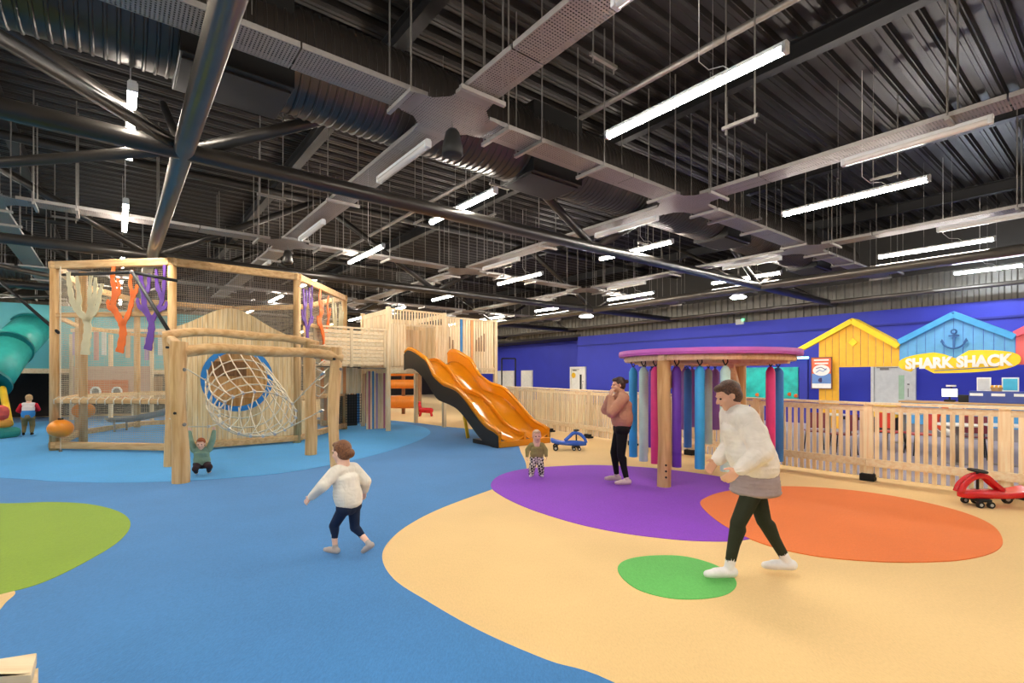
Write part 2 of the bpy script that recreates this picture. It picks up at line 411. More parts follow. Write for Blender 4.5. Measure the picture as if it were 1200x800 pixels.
M['offwhite'] = plain('offwhite_door', 'EEEEEA', 0.55)
M['glass_green'] = plain('greenish_glass', 'BFE0BF', 0.2)
def uv_at(px, v):        # u where the sight line of a photograph column meets the plane v
    k = (px-600)/FL      # X = k D ; .785v-.62u = k(.62v+.785u)
    return (0.785*v-0.62*k*v)/(0.62+0.785*k)
door('door_1', uv_at(1047, WR-0.02), 1.15, 2.08, WR-0.02, 'white door with narrow green glazed panel behind the serving counter', 'green')
door('door_2', uv_at(678, 22.38)+0.0, 1.1, 2.2, 22.38, 'white door with an orange round sign in the blue wall')
s = MB(); s.lathe([(0.001, 0), (0.17, 0), (0.17, 0.01), (0.001, 0.01)], W(uv_at(676, 22.38)+0.18, 22.28, 1.78), 12, (UD, ZD, -VD)); o = s.build('door_sign', M['yellow_p']); 
o.parent = bpy.data.objects['door_2']; o.location = Vector(o.location)-bpy.data.objects['door_2'].location
for i, px in enumerate((618, 597, 588)):
    u = uv_at(px, 24.38); r = thing('door_%d' % (3+i), ['pale solid door nearest the corner of the far blue wall', 'pale door with dark frame bars in the far blue wall', 'pale door half hidden by the tower in the far blue wall'][i], None, W(u, 24.38)); r['kind'] = 'structure'
    mb = MB(); mb.box(W(u, 24.34, 1.05), (1.3, 0.08, 2.25), (UD, VD, ZD)); mb.build('door_frame', M['white'], r)
    mb = MB(); mb.box(W(u, 24.29, 1.02), (1.1, 0.06, 2.1), (UD, VD, ZD)); mb.build('door_leaf', M['offwhite'], r)

# ---------------------------------------------------------------- roof: deck, beams, trusses
ZR = 7.2
def deck():
    pitch, dep = 0.42, 0.14; n = int((U1-U0)/pitch); prof = []
    for i in range(n):
        for t, h in ((0, 0), (0.06, 0.35), (0.10, 0.35), (0.16, 1), (0.48, 1), (0.54, 0.35), (0.58, 0.35), (0.64, 0), (0.76, 0), (0.78, 0.12), (0.84, 0.12), (0.86, 0)):
            prof.append((U0+(i+t)*pitch, ZR+h*dep))
    mb = MB(); k = len(prof)
    mb.add([W(u, V0, z) for u, z in prof]+[W(u, V1, z) for u, z in prof], [(i, i+1, k+i+1, k+i) for i in range(k-1)])
    tag(mb.build('ceiling', M['deck']), 'dark corrugated steel roof deck', kind='structure')
deck()
wallbox('ceiling_cover', U0-0.2, V0-0.2, U1+0.2, V1+0.2, 7.5, 7.6, M['clad_dark'], 'solid roof above the deck')
# purlins along u
for v in (-12.3, -7.1, -1.8, 3.5, 8.75, 14.1, 19.4):
    mb = MB()
    mb.box(W(17, v, 7.13), (52, 0.2, 0.02), (UD, VD, ZD)); mb.box(W(17, v, 6.98), (52, 0.02, 0.3), (UD, VD, ZD)); mb.box(W(17, v, 6.83), (52, 0.2, 0.02), (UD, VD, ZD))
    tag(mb.build('ceiling_beam', M['steel_beam']), 'black steel I-beam under the roof deck', kind='structure')
ZC = EYE+2.9
def truss_v(u, v0=-22, v1=22.3):
    r = thing('roof_truss', 'tubular steel roof truss crossing the hall', None, W(u, v0, ZC)); r['kind'] = 'structure'
    MB().tube(W(u, v0, ZC), W(u, v1, ZC), 0.115, n=14).build('lower_chord', M['steel_dark'], r, smooth=True)
    MB().tube(W(u, v0, 6.7), W(u, v1, 6.7), 0.1, n=10).build('upper_chord', M['steel_dark'], r, smooth=True)
    k = -3
    v = 0.7-15.4
    while v < v1-4:
        for a in (-1, 1):
            p, q = W(u, v+a*0.12, ZC+0.05), W(u, v+a*3.75, 6.65)
            MB().tube(p, q, 0.085, n=12).build('brace', M['steel_dark'], r, smooth=True)
        v += 7.7
    return r
for u in (0.45, 7.65, 14.75, 21.9, 29.0, 36.1): truss_v(u)
def truss_u(v, u0=-9, u1=43, rad=0.12):
    r = thing('roof_truss', 'tubular steel tie running with the lamp rows', None, W(u0, v, ZC)); r['kind'] = 'structure'
    MB().tube(W(u0, v, ZC), W(u1, v, ZC), rad, n=16).build('lower_chord', M['steel_tie'], r, smooth=True)
    for u in (7.65, 21.9, 36.1):
        for a in (1,):
            MB().tube(W(u+a*0.15, v, ZC+0.05), W(u+a*3.5, v, 6.65), 0.06, n=10).build('brace', M['steel_dark'], r, smooth=True)
        for a, b in (((1, -1), (-1, -1)) if v < 1 else ()):
            MB().tube(W(u+a*0.15, v+b*0.15, ZC+0.02), W(u+a*7.0, v+b*6.6, ZC+0.02), 0.07, n=10).build('brace', M['steel_dark'], r, smooth=True)
    return r
M['steel_tie'] = plain('grey_painted_steel', '6A645D', 0.28, 0.6, 0.06, 3)
truss_u(0.68); truss_u(16.1); truss_u(21.6, rad=0.07); truss_u(-14.7)

# ---------------------------------------------------------------- duct with its rings and boxes
def duct(u, v0, v1, z, rad, label, boxes):
    r = thing('ventilation_duct', label, 'duct', W(u, v0, z))
    mb = MB(); n = 22; offs = ((0.0, 0), (0.055, 0), (0.065, 0.016), (0.085, 0.016), (0.095, 0)); m = int((v1-v0)/0.11)*5-1; vs, fs = [], []
    for i in range(m+1):
        q, dr = offs[i % 5]; rr = rad+dr; vv = v0+(i//5)*0.11+q
        for k in range(n):
            a = 2*PI*k/n; vs.append(W(u, vv, z)+UD*(rr*math.cos(a))+ZD*(rr*math.sin(a)))
    for i in range(m):
        for k in range(n): fs.append((i*n+k, i*n+(k+1) % n, (i+1)*n+(k+1) % n, (i+1)*n+k))
    mb.add(vs, fs); sm(mb.build('ribbed_pipe', M['duct'], r), 30)
    for v in boxes:
        b = MB().box(W(u-0.1, v, z-0.05), (rad*1.5, 1.15, rad*1.9), (UD, VD, ZD)).build('branch_box', M['duct_box'], r, bevel=0.01)
        g = MB().box(W(u-0.1, v, z-0.05-rad*0.95-0.012), (rad*1.2, 1.1, 0.03), (UD, VD, ZD)).build('grille_plate', M['brown_plate'], b)
    v = v0+1.2
    while v < v1:
        for a in (-1, 1): MB().tube(W(u+a*rad, v, z), W(u+a*rad, v, 7.15), 0.008, n=5).build('hanger_rod', M['galv'], r)
        v += 3.2
    return r
M['brown_plate'] = plain('dull_plate', '2C2826', 0.85)
duct(6.85, -16, 20.5, 5.72, 0.62, 'black ribbed round duct running under the roof past the pendant speaker', (-7.5, 1.1, 6.0, 12.2, 17.5))
duct(26.0, -20, 20.5, 5.7, 0.45, 'far black round duct beyond the slide tower', (3.0, 12.0))

# ---------------------------------------------------------------- cable trays with nodes, hangers
ZT = EYE+3.38
TU, TV = (-2.4, 5.6, 13.5, 21.5, 29.5), (-7.3, -1.95, 3.42, 8.7, 14.3, 19.6)
def sheet(mb, p, d, side, L, w, z):
    """flat tray floor with lengthwise UVs in metres plus upturned rims"""
    a = p-side*(w/2); b = p+side*(w/2)
    mb.add([a, b, b+d*L, a+d*L], [(0, 1, 2, 3)], [[(0, 0), (w, 0), (w, L), (0, L)]])
def tray(name, label, start, d, side, L, nodes, w=0.44):
    r = thing(name, label, 'cable tray', start)
    segs = []; prev = 0
    for s in nodes:
        if s-0.45 > prev: segs.append((prev, s-0.45))
        prev = s+0.45
    if prev < L: segs.append((prev, L))
    for a, b in segs:
        x = a
        while x < b-0.05:
            e = min(x+3.0, b); mb = MB()
            if e-x < 0.3: break
            sheet(mb, start+d*(x+0.01), d, side, e-x-0.02, w, 0)
            mb.build('tray_section', M['perf'], r, solid=0.003)
            rim = MB()
            for q in (-1, 1): rim.bar(start+d*(x+0.01)+side*(q*w/2)+ZD*0.03, start+d*(e-0.01)+side*(q*w/2)+ZD*0.03, 0.006, 0.06)
            rim.build('tray_rim', M['galv_light'], r)
            x = e
    stops = sorted([q+a for q in nodes for a in (-0.72, 0.72)]+[(nodes[i]+nodes[i+1])/2 for i in range(len(nodes)-1)]+[(nodes[i]*.75+nodes[i+1]*.25) for i in range(len(nodes)-1)])
    for s in stops:
        c = start+d*s; cu = -0.62*c.x+0.785*c.y
        if all(abs(s-q) > 0.5 for q in nodes) and abs(cu-7.0) > 0.9 and abs(cu-26.0) > 0.8:
            h = MB()
            h.box(c-ZD*0.045, (0.05, w+0.2, 0.05), (d, side, ZD))
            h = h.build('hanger_channel', M['galv_light'], r)
            for q in (-1, 1):
                MB().tube(c+side*(q*(w/2+0.07))-ZD*0.06, Vector((c.x, c.y, 7.15))+side*(q*(w/2+0.07)), 0.012, n=5).build('rod', M['galv'], h)
    return r
nlab = ['added behind the viewer', 'nearest across the hall', 'second across the hall', 'third across the hall', 'farthest across the hall']
for u, l in zip(TU[1:], nlab[1:]):
    tray('cable_tray', 'perforated grey cable tray '+l+', parallel to the round duct', W(u, -10, ZT), VD, UD, 30.5, [v+10 for v in TV])
vlab = ['over the tube slide', 'above the coral climbing frame', 'passing the pendant speaker towards the slide', 'above the purple canopy', 'nearest but one to the blue wall', 'nearest the blue wall']
for v, l in zip(TV, vlab):
    tray('cable_tray', 'perforated grey cable tray running with the lamp rows, '+l, W(-3.5, v, ZT), UD, VD, 36, [u+3.5 for u in TU])
for u in TU[1:4]:
    for v in TV:
        p = [(-0.46, -0.22), (-0.22, -0.46), (0.22, -0.46), (0.46, -0.22), (0.46, 0.22), (0.22, 0.46), (-0.22, 0.46), (-0.46, 0.22)]
        big = [(-0.24, -0.62), (0.24, -0.62), (0.27, -0.42), (0.42, -0.27), (0.62, -0.24), (0.62, 0.24), (0.42, 0.27), (0.27, 0.42), (0.24, 0.62), (-0.24, 0.62), (-0.27, 0.42), (-0.42, 0.27), (-0.62, 0.24), (-0.62, -0.24), (-0.42, -0.27), (-0.27, -0.42)]
        nd = thing('tray_crossing', 'tray crossing plate, %s row out, tray %s' % ({5.6: 'nearest', 13.5: 'second', 21.5: 'third'}[u], dict(zip(TV, vlab))[v]), 'cable tray', W(u, v, ZT-0.02), group='cable tray crossings')
        MB().add([W(u, v, ZT-0.005)+UD*(q[0]*.98)+VD*(q[1]*.98) for q in big], [tuple(range(16))], [[(q[0]+3, q[1]+3) for q in big]]).build('crossing_plate', M['perf'], nd, solid=0.004)
        if (u, v) == (5.6, 3.42): nd['label'] = 'nearest cable tray crossing plate with the black speaker below'

# ---------------------------------------------------------------- lamps
def batten(u, v, z, lit=True, label='', L=2.4, cool=False, group=None):
    n = 'batten_light'
    r = thing(n, label, 'ceiling light', W(u, v, z), 0, group)
    MB().box(W(u+L/2, v, z+0.06), (L, 0.075, 0.05), (UD, VD, ZD)).build('housing', M['housing'], r, bevel=0.008)
    d = MB().cone(W(u+0.06, v, z+0.01), W(u+L-0.06, v, z+0.01), 0.045, 0.045, 10, 3)
    d.build('diffuser', (M['lamp_cool'] if cool else M['lamp']) if lit else M['clear_plastic'], r, smooth=True)
    for s in (0.03, L-0.03): MB().box(W(u+s, v, z+0.02), (0.05, 0.1, 0.1), (UD, VD, ZD)).build('end_cap', M['housing'], r, bevel=0.01)
    if lit:
        for s in (0.8, L-1.0): MB().tube(W(u+s, v, z+0.08), W(u+s, v, 7.15), 0.004, n=4).build('suspension_wire', M['galv_light'], r)
        MB().path([W(u+0.6, v, z+0.08), W(u+0.68, v, z+0.16), W(u+0.85, v, z+0.2), W(u+0.97, v, z+0.35), W(u+0.97, v, 7.15)], 0.006, 5).build('flex', M['white'], r)
    return r
rows = [(-10.3, 'added unseen row beyond the tube slide'), (-5.1, 'added unseen row above the tube slide'), (0.15, 'row above the climbing frame'), (5.22, 'row beside the pendant speaker'), (10.5, 'row left of the big bright batten pair by the blue huts'), (16.25, 'row between the canopy and the blue wall'), (20.7, 'row closest to the blue wall')]  # rows by the tube slide are out of view, added for lighting
cols = [(-7.3, 'added behind the viewer'), (-2.55, 'added overhead'), (2.2, 'nearest'), (7.05, 'second'), (11.75, 'third'), (16.4, 'fourth'), (21.2, 'fifth'), (26, 'sixth'), (31, 'seventh'), (36, 'farthest')]  # lamps behind and above the viewer are unseen, added to light the hall
rows[4] = (10.5, 'row above the purple canopy')
for v, rl in rows:
    for u, cl in cols:
        if v < 0 and u > 30: continue
        if v > 20 and (u > 3 or u < 0): continue
        batten(u, v, EYE+3.25, True, 'lit batten light, %s in the %s' % (cl, rl), 2.35 if v < 20 else 1.6, v > 20)
for v, rl in ((3.42, 'passing the pendant speaker'), (8.7, 'above the purple canopy'), (14.3, 'between the canopy and the blue wall')):
    for u, cl in ((1.2, 'nearest'), (6.2, 'second'), (10.7, 'third'), (15.4, 'fourth')):
        batten(u, v, ZT-0.14, False, 'unlit clear batten, %s under the tray %s' % (cl, rl), 1.7)
# flush cool lights near the far wall
for px, py, l in ((687, 371, 'left'), (865, 349, 'right')):
    p = DP(px, py, 19.0 if px < 800 else 17.6); r = thing('high_bay_light', 'small cool white oval light above the far fence, %s of the pair' % l, 'ceiling light', p)
    MB().lathe([(0.01, 0.12), (0.2, 0.1), (0.28, 0.02)], p, 16).build('reflector', M['housing'], r)
    MB().lathe([(0.001, 0.0), (0.22, -0.01), (0.25, 0.02), (0.001, 0.04)], p, 16).build('diffuser', M['lamp_cool'], r)
    MB().tube(p+ZD*0.12, Vector((p.x, p.y, 7.2)), 0.01, n=5).build('suspension_wire', M['galv'], r)
# pendant speaker under the nearest crossing
p = W(5.62, 3.45, ZT-0.05); r = thing('pendant_speaker', 'black bell shaped speaker hanging under the nearest tray crossing', 'speaker', p-ZD*0.42)
MB().lathe([(0.001, -0.1), (0.06, -0.1), (0.09, -0.14), (0.135, -0.34), (0.14, -0.42), (0.12, -0.44), (0.001, -0.43)], p, 20).build('speaker_body', M['black'], r, smooth=True)
MB().tube(p, p-ZD*0.11, 0.01, n=6).build('hook', M['galv'], r)
p = W(13.5, 3.42, ZT-0.05); r = thing('pendant_speaker', 'grey speaker hanging under the second crossing above the coral frame', 'speaker', p-ZD*0.5)
MB().lathe([(0.001, -0.12), (0.08, -0.12), (0.1, -0.2), (0.13, -0.4), (0.1, -0.46), (0.001, -0.46)], p, 16).build('speaker_body', M['steel_dark'], r, smooth=True)
MB().tube(p, p-ZD*0.13, 0.01, n=6).build('hook', M['galv'], r)
# lone hangers: a short strut with two rods (thin things under the roof)
k = 0; nseen = {}
for u, v in ((3.9, 1.6), (2.6, 2.2), (4.4, 5.0), (3.4, 6.6), (8.4, 6.3), (9.6, 6.9), (8.0, 10.6), (3.2, 11.9), (10.2, 2.3), (11.2, 5.9), (9.0, 12.6), (12.4, 9.6), (16.1, 5.8), (17.2, 2.4), (18.5, 7.1), (15.6, 11.8), (10.4, -2.0), (12.0, -3.3), (17.0, -1.0), (6.0, 12.2)):
    zt = 5.0+random.random()*1.2; cl = min(cols, key=lambda c: abs(c[0]+1.2-u))[1]; rl = min(rows, key=lambda c: abs(c[0]-v))[1]; hb = 'empty rod hanger by the %s batten in the %s' % (cl, rl)
    nseen[hb] = nseen.get(hb, 0)+1
    if nseen[hb] > 1: hb = hb.replace('empty', 'second empty' if nseen[hb] == 2 else 'third empty')
    r = thing('rod_hanger', hb, 'hanger', W(u, v, zt), group='empty rod hangers under the roof')
    ax = (UD, VD) if k % 2 else (VD, UD)
    MB().box(W(u, v, zt), (0.5, 0.045, 0.045), (ax[0], ax[1], ZD)).build('channel', M['galv'], r)
    for s in (-1, 1): MB().tube(W(u, v, zt-0.1)+ax[0]*(s*0.2), W(u, v, 7.15)+ax[0]*(s*0.2), 0.011, n=5).build('rod', M['galv'], r)
    k += 1
# sprinkler and service pipes
for (a, b, rr, lab) in ((W(-3, 6.9, 6.55), W(30, 6.9, 6.55), 0.05, 'thin steel service pipe under the deck above the canopy'), (W(-3, 12.4, 6.5), W(30, 12.4, 6.5), 0.035, 'thin steel service pipe near the blue wall'), (W(10.2, -12, 5.6), W(10.2, 20, 5.6), 0.04, 'thin steel pipe crossing the hall beyond the nearest truss'), (W(18, -12, 5.3), W(18, 20, 5.3), 0.05, 'grey pipe crossing the hall beyond the second truss')):
    tag(MB().tube(a, b, rr, n=8).build('service_pipe', M['galv'], smooth=True), lab, 'pipe')
# ---------------------------------------------------------------- the slatted fence
M['fence'] = wood('fence_timber', 'FBE8C4', 'EED0A0')
M['fence_h'] = wood('fence_rail_timber', 'FBEAC8', 'F0D2A4', axis=0)
fp = [FP(566, 495.5), FP(630, 503), FP(715, 517), FP(800, 531), FP(921, 549), FP(1016, 562), FP(1116, 574.5), FP(1250, 592), FP(1420, 612)]
fence = thing('slatted_fence', 'long pale timber slatted fence with a flat top rail beside the sand turf', 'fence', fp[3])
cum = [0]
for a, b in zip(fp, fp[1:]): cum.append(cum[-1]+(b-a).length)
def fpos(s):
    for i in range(len(fp)-1):
        if s <= cum[i+1] or i == len(fp)-2:
            d = (fp[i+1]-fp[i]).normalized(); return fp[i]+d*(s-cum[i]), d
def fh(s): return 1.36-0.11*min(1, s/cum[5])
for i in range(len(fp)-1):
    d = (fp[i+1]-fp[i]).normalized(); nn = Vector((d.y, -d.x, 0)); nn = nn if nn.y < 0 else -nn
    za, zb = fh(cum[i]), fh(cum[i+1])
    a, b = fp[i], fp[i+1]
    MB().bar(a+ZD*(za-0.02)+nn*0.0, b+ZD*(zb-0.02)+nn*0.0, 0.14, 0.04).build('top_rail', M['fence_h'], fence, bevel=0.004)
    MB().bar(a+ZD*(za-0.10)-nn*0.005, b+ZD*(zb-0.10)-nn*0.005, 0.045, 0.09).build('upper_rail', M['fence_h'], fence)
    MB().bar(a+ZD*0.29+nn*0.05, b+ZD*0.29+nn*0.05, 0.045, 0.12).build('lower_rail', M['fence_h'], fence, bevel=0.003)
base_bal = {}
s = 0.06; nb = 0
while s < cum[-1] and nb < 190:
    p, d = fpos(s); h = fh(s)-0.14-0.06
    if 'm' not in base_bal:
        o = MB().box((0, 0, 0.5), (0.055, 0.03, 1.0)).build('baluster', M['fence'], fence, local=True); base_bal['m'] = o
    else:
        o = base_bal['m'].copy(); C.objects.link(o); o.parent = fence
    o.location = p-wloc(fence)+ZD*0.06; o.scale = (1, 1, h); o.rotation_euler = (0, 0, math.atan2(d.y, d.x))
    s += 0.101; nb += 1
k = 0
for s in (0.1, 1.9, 3.7, 5.5, 7.2, 8.9, 10.35, 11.75, cum[5]+0.02, cum[6]+0.55, cum[-1]-0.9):
    if s > cum[-1] or 0.01 < abs(s-cum[5]-0.02) < 1.3: continue
    p, d = fpos(s); nn = Vector((d.y, -d.x, 0)); nn = nn if nn.y < 0 else -nn
    MB().box(p-nn*0.01+ZD*(fh(s)/2+0.03), (0.12, 0.09, fh(s)-0.1), (d, nn, ZD)).build('post', M['fence'], fence, bevel=0.004)
    MB().box(p+nn*0.03+ZD*0.055, (0.2, 0.18, 0.11), (d, nn, ZD)).build('foot_block', M['black_rubber'], fence, bevel=0.01)
# cafe floor behind the fence
cf = [p+Vector((0.25, 0.25, 0)) for p in fp[:]]
turf('floor_cafe', [W(-9, 8.5)]+[W(-9, WR)]+[W(15, WR)]+[Vector(fpos(2.5)[0])+Vector((.3, .3, 0))]+cf[2:], 0.004, M['c_cafe'], 'grey lilac cafe floor behind the slatted fence', smooth=False)

# ---------------------------------------------------------------- slide tower
TZ = 2.0
A = Vector((-3.8, 15.4, 0)); B = A+VD*1.98; Cc = A+UD*2.0; Dd = Cc+VD*1.98; E = B+VD*2.1; F = E+UD*2.0
tw = thing('slide_tower', 'raised timber slide tower with slatted walls on posts', 'play tower', (A+E+F+Cc)/4)
def post(p, z0, z1, par, w=0.12, m='timber'):
    return MB().box(p+ZD*((z0+z1)/2), (w, w, z1-z0), (UD, VD, ZD)).build('post', M[m], par, bevel=0.008)
for p, z in ((A, 3.82), (B, 3.78), (Cc, 3.8), (Dd, 3.78), (E, 3.7), (F, 3.7)): post(p, 0, z, tw)
for a, b in ((A, B), (Cc, Dd), (B, E), (Dd, F)):
    MB().bar(a+ZD*(TZ-0.12), b+ZD*(TZ-0.12), 0.05, 0.2).build('floor_beam', M['timber_h'], tw)
for a, b in ((A, Cc), (B, Dd), (E, F)):
    MB().bar(a+ZD*(TZ-0.12), b+ZD*(TZ-0.12), 0.05, 0.2).build('floor_beam', M['timber_h'], tw)
for i in range(22):
    p = A+VD*(0.08+i*0.187)
    MB().bar(p+ZD*TZ, p+UD*2.0+ZD*TZ, 0.175, 0.035).build('deck_plank', M['timber_h'], tw)
def slats(par, a, b, z0, z1, w=0.07, gap=0.035, off=0.0, th=0.025, skip=None, mats=('timber',)):
    d = (b-a); L = d.length; d = d/L; nrm = Vector((d.y, -d.x, 0)); i = 0; s = w/2+0.07
    while s < L-w/2-0.05:
        zz0 = z0(s) if callable(z0) else z0; zz1 = z1(s) if callable(z1) else z1
        if not (skip and skip(s)):
            m = mats[i % len(mats)] if isinstance(mats, (list, tuple)) else mats(i, s)
            MB().box(a+d*s+nrm*off+ZD*((zz0+zz1)/2), (w, th, zz1-zz0), (d, nrm, ZD)).build('slat', M[m], par)
        s += w+gap; i += 1
M['stripe_blue'] = plain('blue_painted_slat', '3E86C4', 0.5); M['stripe_orange'] = plain('orange_painted_slat', 'F0A060', 0.5)
M['stripe_purple'] = plain('lilac_painted_slat', 'A086B4', 0.5); M['stripe_red'] = plain('red_painted_slat', 'C26A7E', 0.5)
# front wall A-B: slats with the gap of the slide entrance backed by boards; roof band
slats(tw, A, B, 3.3, 3.76, 0.05, 0.05, 0.03)
slats(tw, A, B, TZ, 3.3, 0.075, 0.03, 0.03, skip=lambda s: s > 0.62, mats=lambda i, s: 'stripe_orange' if i == 5 else 'timber')
slats(tw, A, B, TZ, 3.3, 0.075, 0.03, 0.03, skip=lambda s: s < 1.6)
MB().bar(A+ZD*3.3, B+ZD*3.3, 0.05, 0.06).build('rail', M['timber_h'], tw)
MB().bar(A+ZD*3.76+VD*0.0, B+ZD*3.74, 0.06, 0.05).build('rail', M['timber_h'], tw)
# left wall A-C and rear walls
slats(tw, A, Cc, TZ, 3.62, 0.1, 0.004, 0.0)
MB().bar(A+ZD*3.68, Cc+ZD*3.66, 0.06, 0.15).build('top_board', M['timber_h'], tw)
MB().bar(B+ZD*3.68, Dd+ZD*3.66, 0.06, 0.14).build('top_board', M['timber_h'], tw)
slats(tw, Cc, Dd, TZ, 3.7, 0.1, 0.008, 0.0); slats(tw, Dd, F, TZ, 3.6, 0.1, 0.008, 0.0); slats(tw, E, F, TZ, 3.6, 0.1, 0.02, 0.0)
# right bay B-E with little window slots
slats(tw, B, E, lambda s: 1.82, lambda s: 3.62, 0.085, 0.022, 0.03, skip=lambda s: (1.18 < s < 1.6 and False), mats=lambda i, s: 'stripe_blue' if i == 5 else ('stripe_orange' if i == 9 else 'timber'))
for k, (s, z0, z1) in enumerate(((0.18, 2.6, 3.0), (0.3, 2.58, 2.9), (1.25, 2.55, 2.95), (1.36, 2.55, 3.03), (1.46, 2.55, 3.1), (1.58, 2.55, 3.18))):
    p = B+VD*s-UD*0.052; MB().box(p+ZD*((z0+z1)/2), (0.012, 0.045, z1-z0), (UD, VD, ZD)).build('window_slot', M['brown_board'], tw)
for z, t in ((1.95, 0.28), (3.64, 0.05)):
    MB().bar(B+ZD*z-UD*0.055, E+ZD*z-UD*0.055, 0.03, t if t < 0.1 else 0.05).build('rail', M['timber_h'], tw)
slats(tw, A+VD*0.62, A+VD*1.6, TZ+0.0, 3.2, 0.1, 0.002, -0.5, mats=lambda i, s: 'timber')
for s in (0.4, 1.1):
    for a in (A+UD*0.1,):
        MB().tube(a+VD*s+ZD*1.85, a+VD*s+UD*0.4+ZD*1.85, 0.03, n=8).build('underfloor_pipe', M['galv'], tw)
# striped board wall below the deck at the back, coloured slats
slats(tw, Cc+UD*0.9-VD*1.2, Cc+UD*0.9+VD*0.75, 0, 1.8, 0.11, 0.004, 0, mats=lambda i, s: ['timber', 'stripe_orange', 'timber', 'stripe_blue', 'timber', 'stripe_red', 'timber', 'timber'][i % 8])

# bridge between frame and tower: horizontal boards
br = thing('bridge', 'raised timber bridge with horizontal board sides joining frame and tower', 'bridge', Cc-VD*1.6)
a, b = Cc-VD*3.4, Cc+VD*0.0
a2, b2 = A-VD*2.2, A-VD*0.07
for i in range(9):
    z = 2.08+i*0.112
    MB().bar(a2+ZD*z, b2+ZD*z, 0.03, 0.095 if i < 9 else 0.05).build('board', M['timber_h'], br)
MB().bar(a2+ZD*3.1, b2+ZD*3.1, 0.09, 0.05).build('hand_rail', M['timber_h'], br)
for i in range(8):
    MB().bar(a2+VD*(0.05+i*0.26)+ZD*2.0, a2+VD*(0.05+i*0.26)+UD*0.95+ZD*2.0, 0.24, 0.03).build('plank', M['timber_h'], br)
for i in range(8): MB().bar(a2+UD*1.0+ZD*(2.1+i*0.12), b2+UD*1.0+ZD*(2.1+i*0.12), 0.03, 0.1).build('board', M['timber_h'], br)
for s in (0.02, 1.05, 2.08): post(a2+VD*s, 1.95, 3.1, br, 0.08)
MB().box(b2-VD*0.2+UD*0.4+ZD*1.93, (0.7, 0.8, 0.03), (UD, VD, ZD)).build('step_plate', M['galv'], br)
# slatted lower wall below the bridge with orange and dark net opening
slats(br, a2+UD*0.9, a2+UD*0.9+VD*1.75, 1.15, 1.95, 0.09, 0.006, 0, mats=lambda i, s: 'stripe_orange' if i % 7 == 4 else 'timber')
M['net_black'] = holes('black_net', '141414', 12, 12, (0.2, 0.2), 0.8, 0)
mb = MB(); q = a2+UD*0.9+VD*1.2; mb.add([q+ZD*.25, q+VD*0.52+ZD*.25, q+VD*0.52+ZD*1.15, q+ZD*1.15], [(0, 1, 2, 3)], [[(0, 0), (.52, 0), (.52, .9), (0, .9)]])
mb.build('net_panel', M['net_black'], br)
MB().box(q+VD*0.26+UD*0.5+ZD*0.6, (0.05, 0.6, 1.0), (UD, VD, ZD)).build('dark_backing', M['dark_wall'], br)
slats(br, a2+UD*0.85+VD*1.78, a2+UD*0.85+VD*2.7, 0.0, 1.85, 0.06, 0.003, 0, mats=lambda i, s: ['timber', 'stripe_red', 'timber', 'stripe_blue', 'timber', 'stripe_purple', 'timber', 'timber'][i % 8])

# ---------------------------------------------------------------- the double wave slide
SL = thing('wave_slide', 'glossy orange double lane wave slide coming down from the timber tower', 'slide', A+VD*1.1-UD*4.6)
prof = [(0.25, 2.02), (0.5, 2.06), (0.9, 2.04), (1.3, 1.88), (1.62, 1.70), (2.0, 1.40), (2.3, 1.2), (2.6, 1.13), (2.95, 1.07), (3.3, 0.98), (3.65, 0.80), (4.0, 0.56), (4.3, 0.36), (4.6, 0.22), (4.9, 0.15), (5.1, 0.14)]
rim = [(0.25, 2.42), (0.5, 2.53), (0.9, 2.45), (1.3, 2.30), (1.62, 2.16), (2.0, 1.76), (2.3, 1.6), (2.6, 1.48), (2.95, 1.42), (3.3, 1.33), (3.65, 1.13), (4.0, 0.88), (4.3, 0.66), (4.6, 0.50), (4.9, 0.42), (5.1, 0.34)]
def c1(pts): return catmull([Vector((p[0], p[1], 0)) for p in pts], 4, False)
bed, rm = c1(prof), c1(rim)
width = 1.6
def sp(l, t, z): return A+VD*(0.42+t)-UD*l+ZD*z
def lane(t0, t1):
    mb = MB(); rows_ = []
    nn = 9
    def f(i, j):
        b = bed[j]; t = t0+(t1-t0)*i/(nn-1); e = abs(2*i/(nn-1)-1); return sp(b.x, t, b.y+0.09*e**3)
    vs = [f(i, j) for j in range(len(bed)) for i in range(nn)]
    mb.add(vs, [(j*nn+i, j*nn+i+1, (j+1)*nn+i+1, (j+1)*nn+i) for j in range(len(bed)-1) for i in range(nn-1)])
    return mb.build('slide_bed', M['slide'], SL, smooth=True, solid=0.02)
lane(0.07, 0.77); lane(0.83, width-0.07)
def wall(t, th, lo, hi, m, name, rim_r=0.0):
    mb = MB(); n = len(bed)
    vs = []
    for j in range(n):
        zl, zh = lo(j), hi(j)
        vs += [sp(bed[j].x, t-th/2, zl), sp(bed[j].x, t+th/2, zl), sp(bed[j].x, t+th/2, zh), sp(bed[j].x, t-th/2, zh)]
    fs = []
    for j in range(n-1):
        for k in range(4): fs.append((4*j+k, 4*j+(k+1) % 4, 4*j+4+(k+1) % 4, 4*j+4+k))
    fs += [(0, 1, 2, 3), (4*n-1, 4*n-2, 4*n-3, 4*n-4)]
    o = mb.add(vs, fs).build(name, M[m], SL, smooth=False)
    sm(o); return o
for t in (0.035, width-0.035):
    wall(t, 0.07, lambda j: bed[j].y-0.02, lambda j: rm[j].y, 'slide', 'side_wall')
    mb = MB(); mb.path([sp(bed[j].x, t, rm[j].y) for j in range(len(bed))], 0.05, 8); mb.build('side_rim', M['slide'], SL, smooth=True)
wall(0.8, 0.06, lambda j: bed[j].y-0.02, lambda j: bed[j].y+0.16, 'slide', 'lane_divider')
MB().path([sp(bed[j].x, 0.8, bed[j].y+0.16) for j in range(len(bed))], 0.035, 8).build('divider_rim', M['slide'], SL, smooth=True)
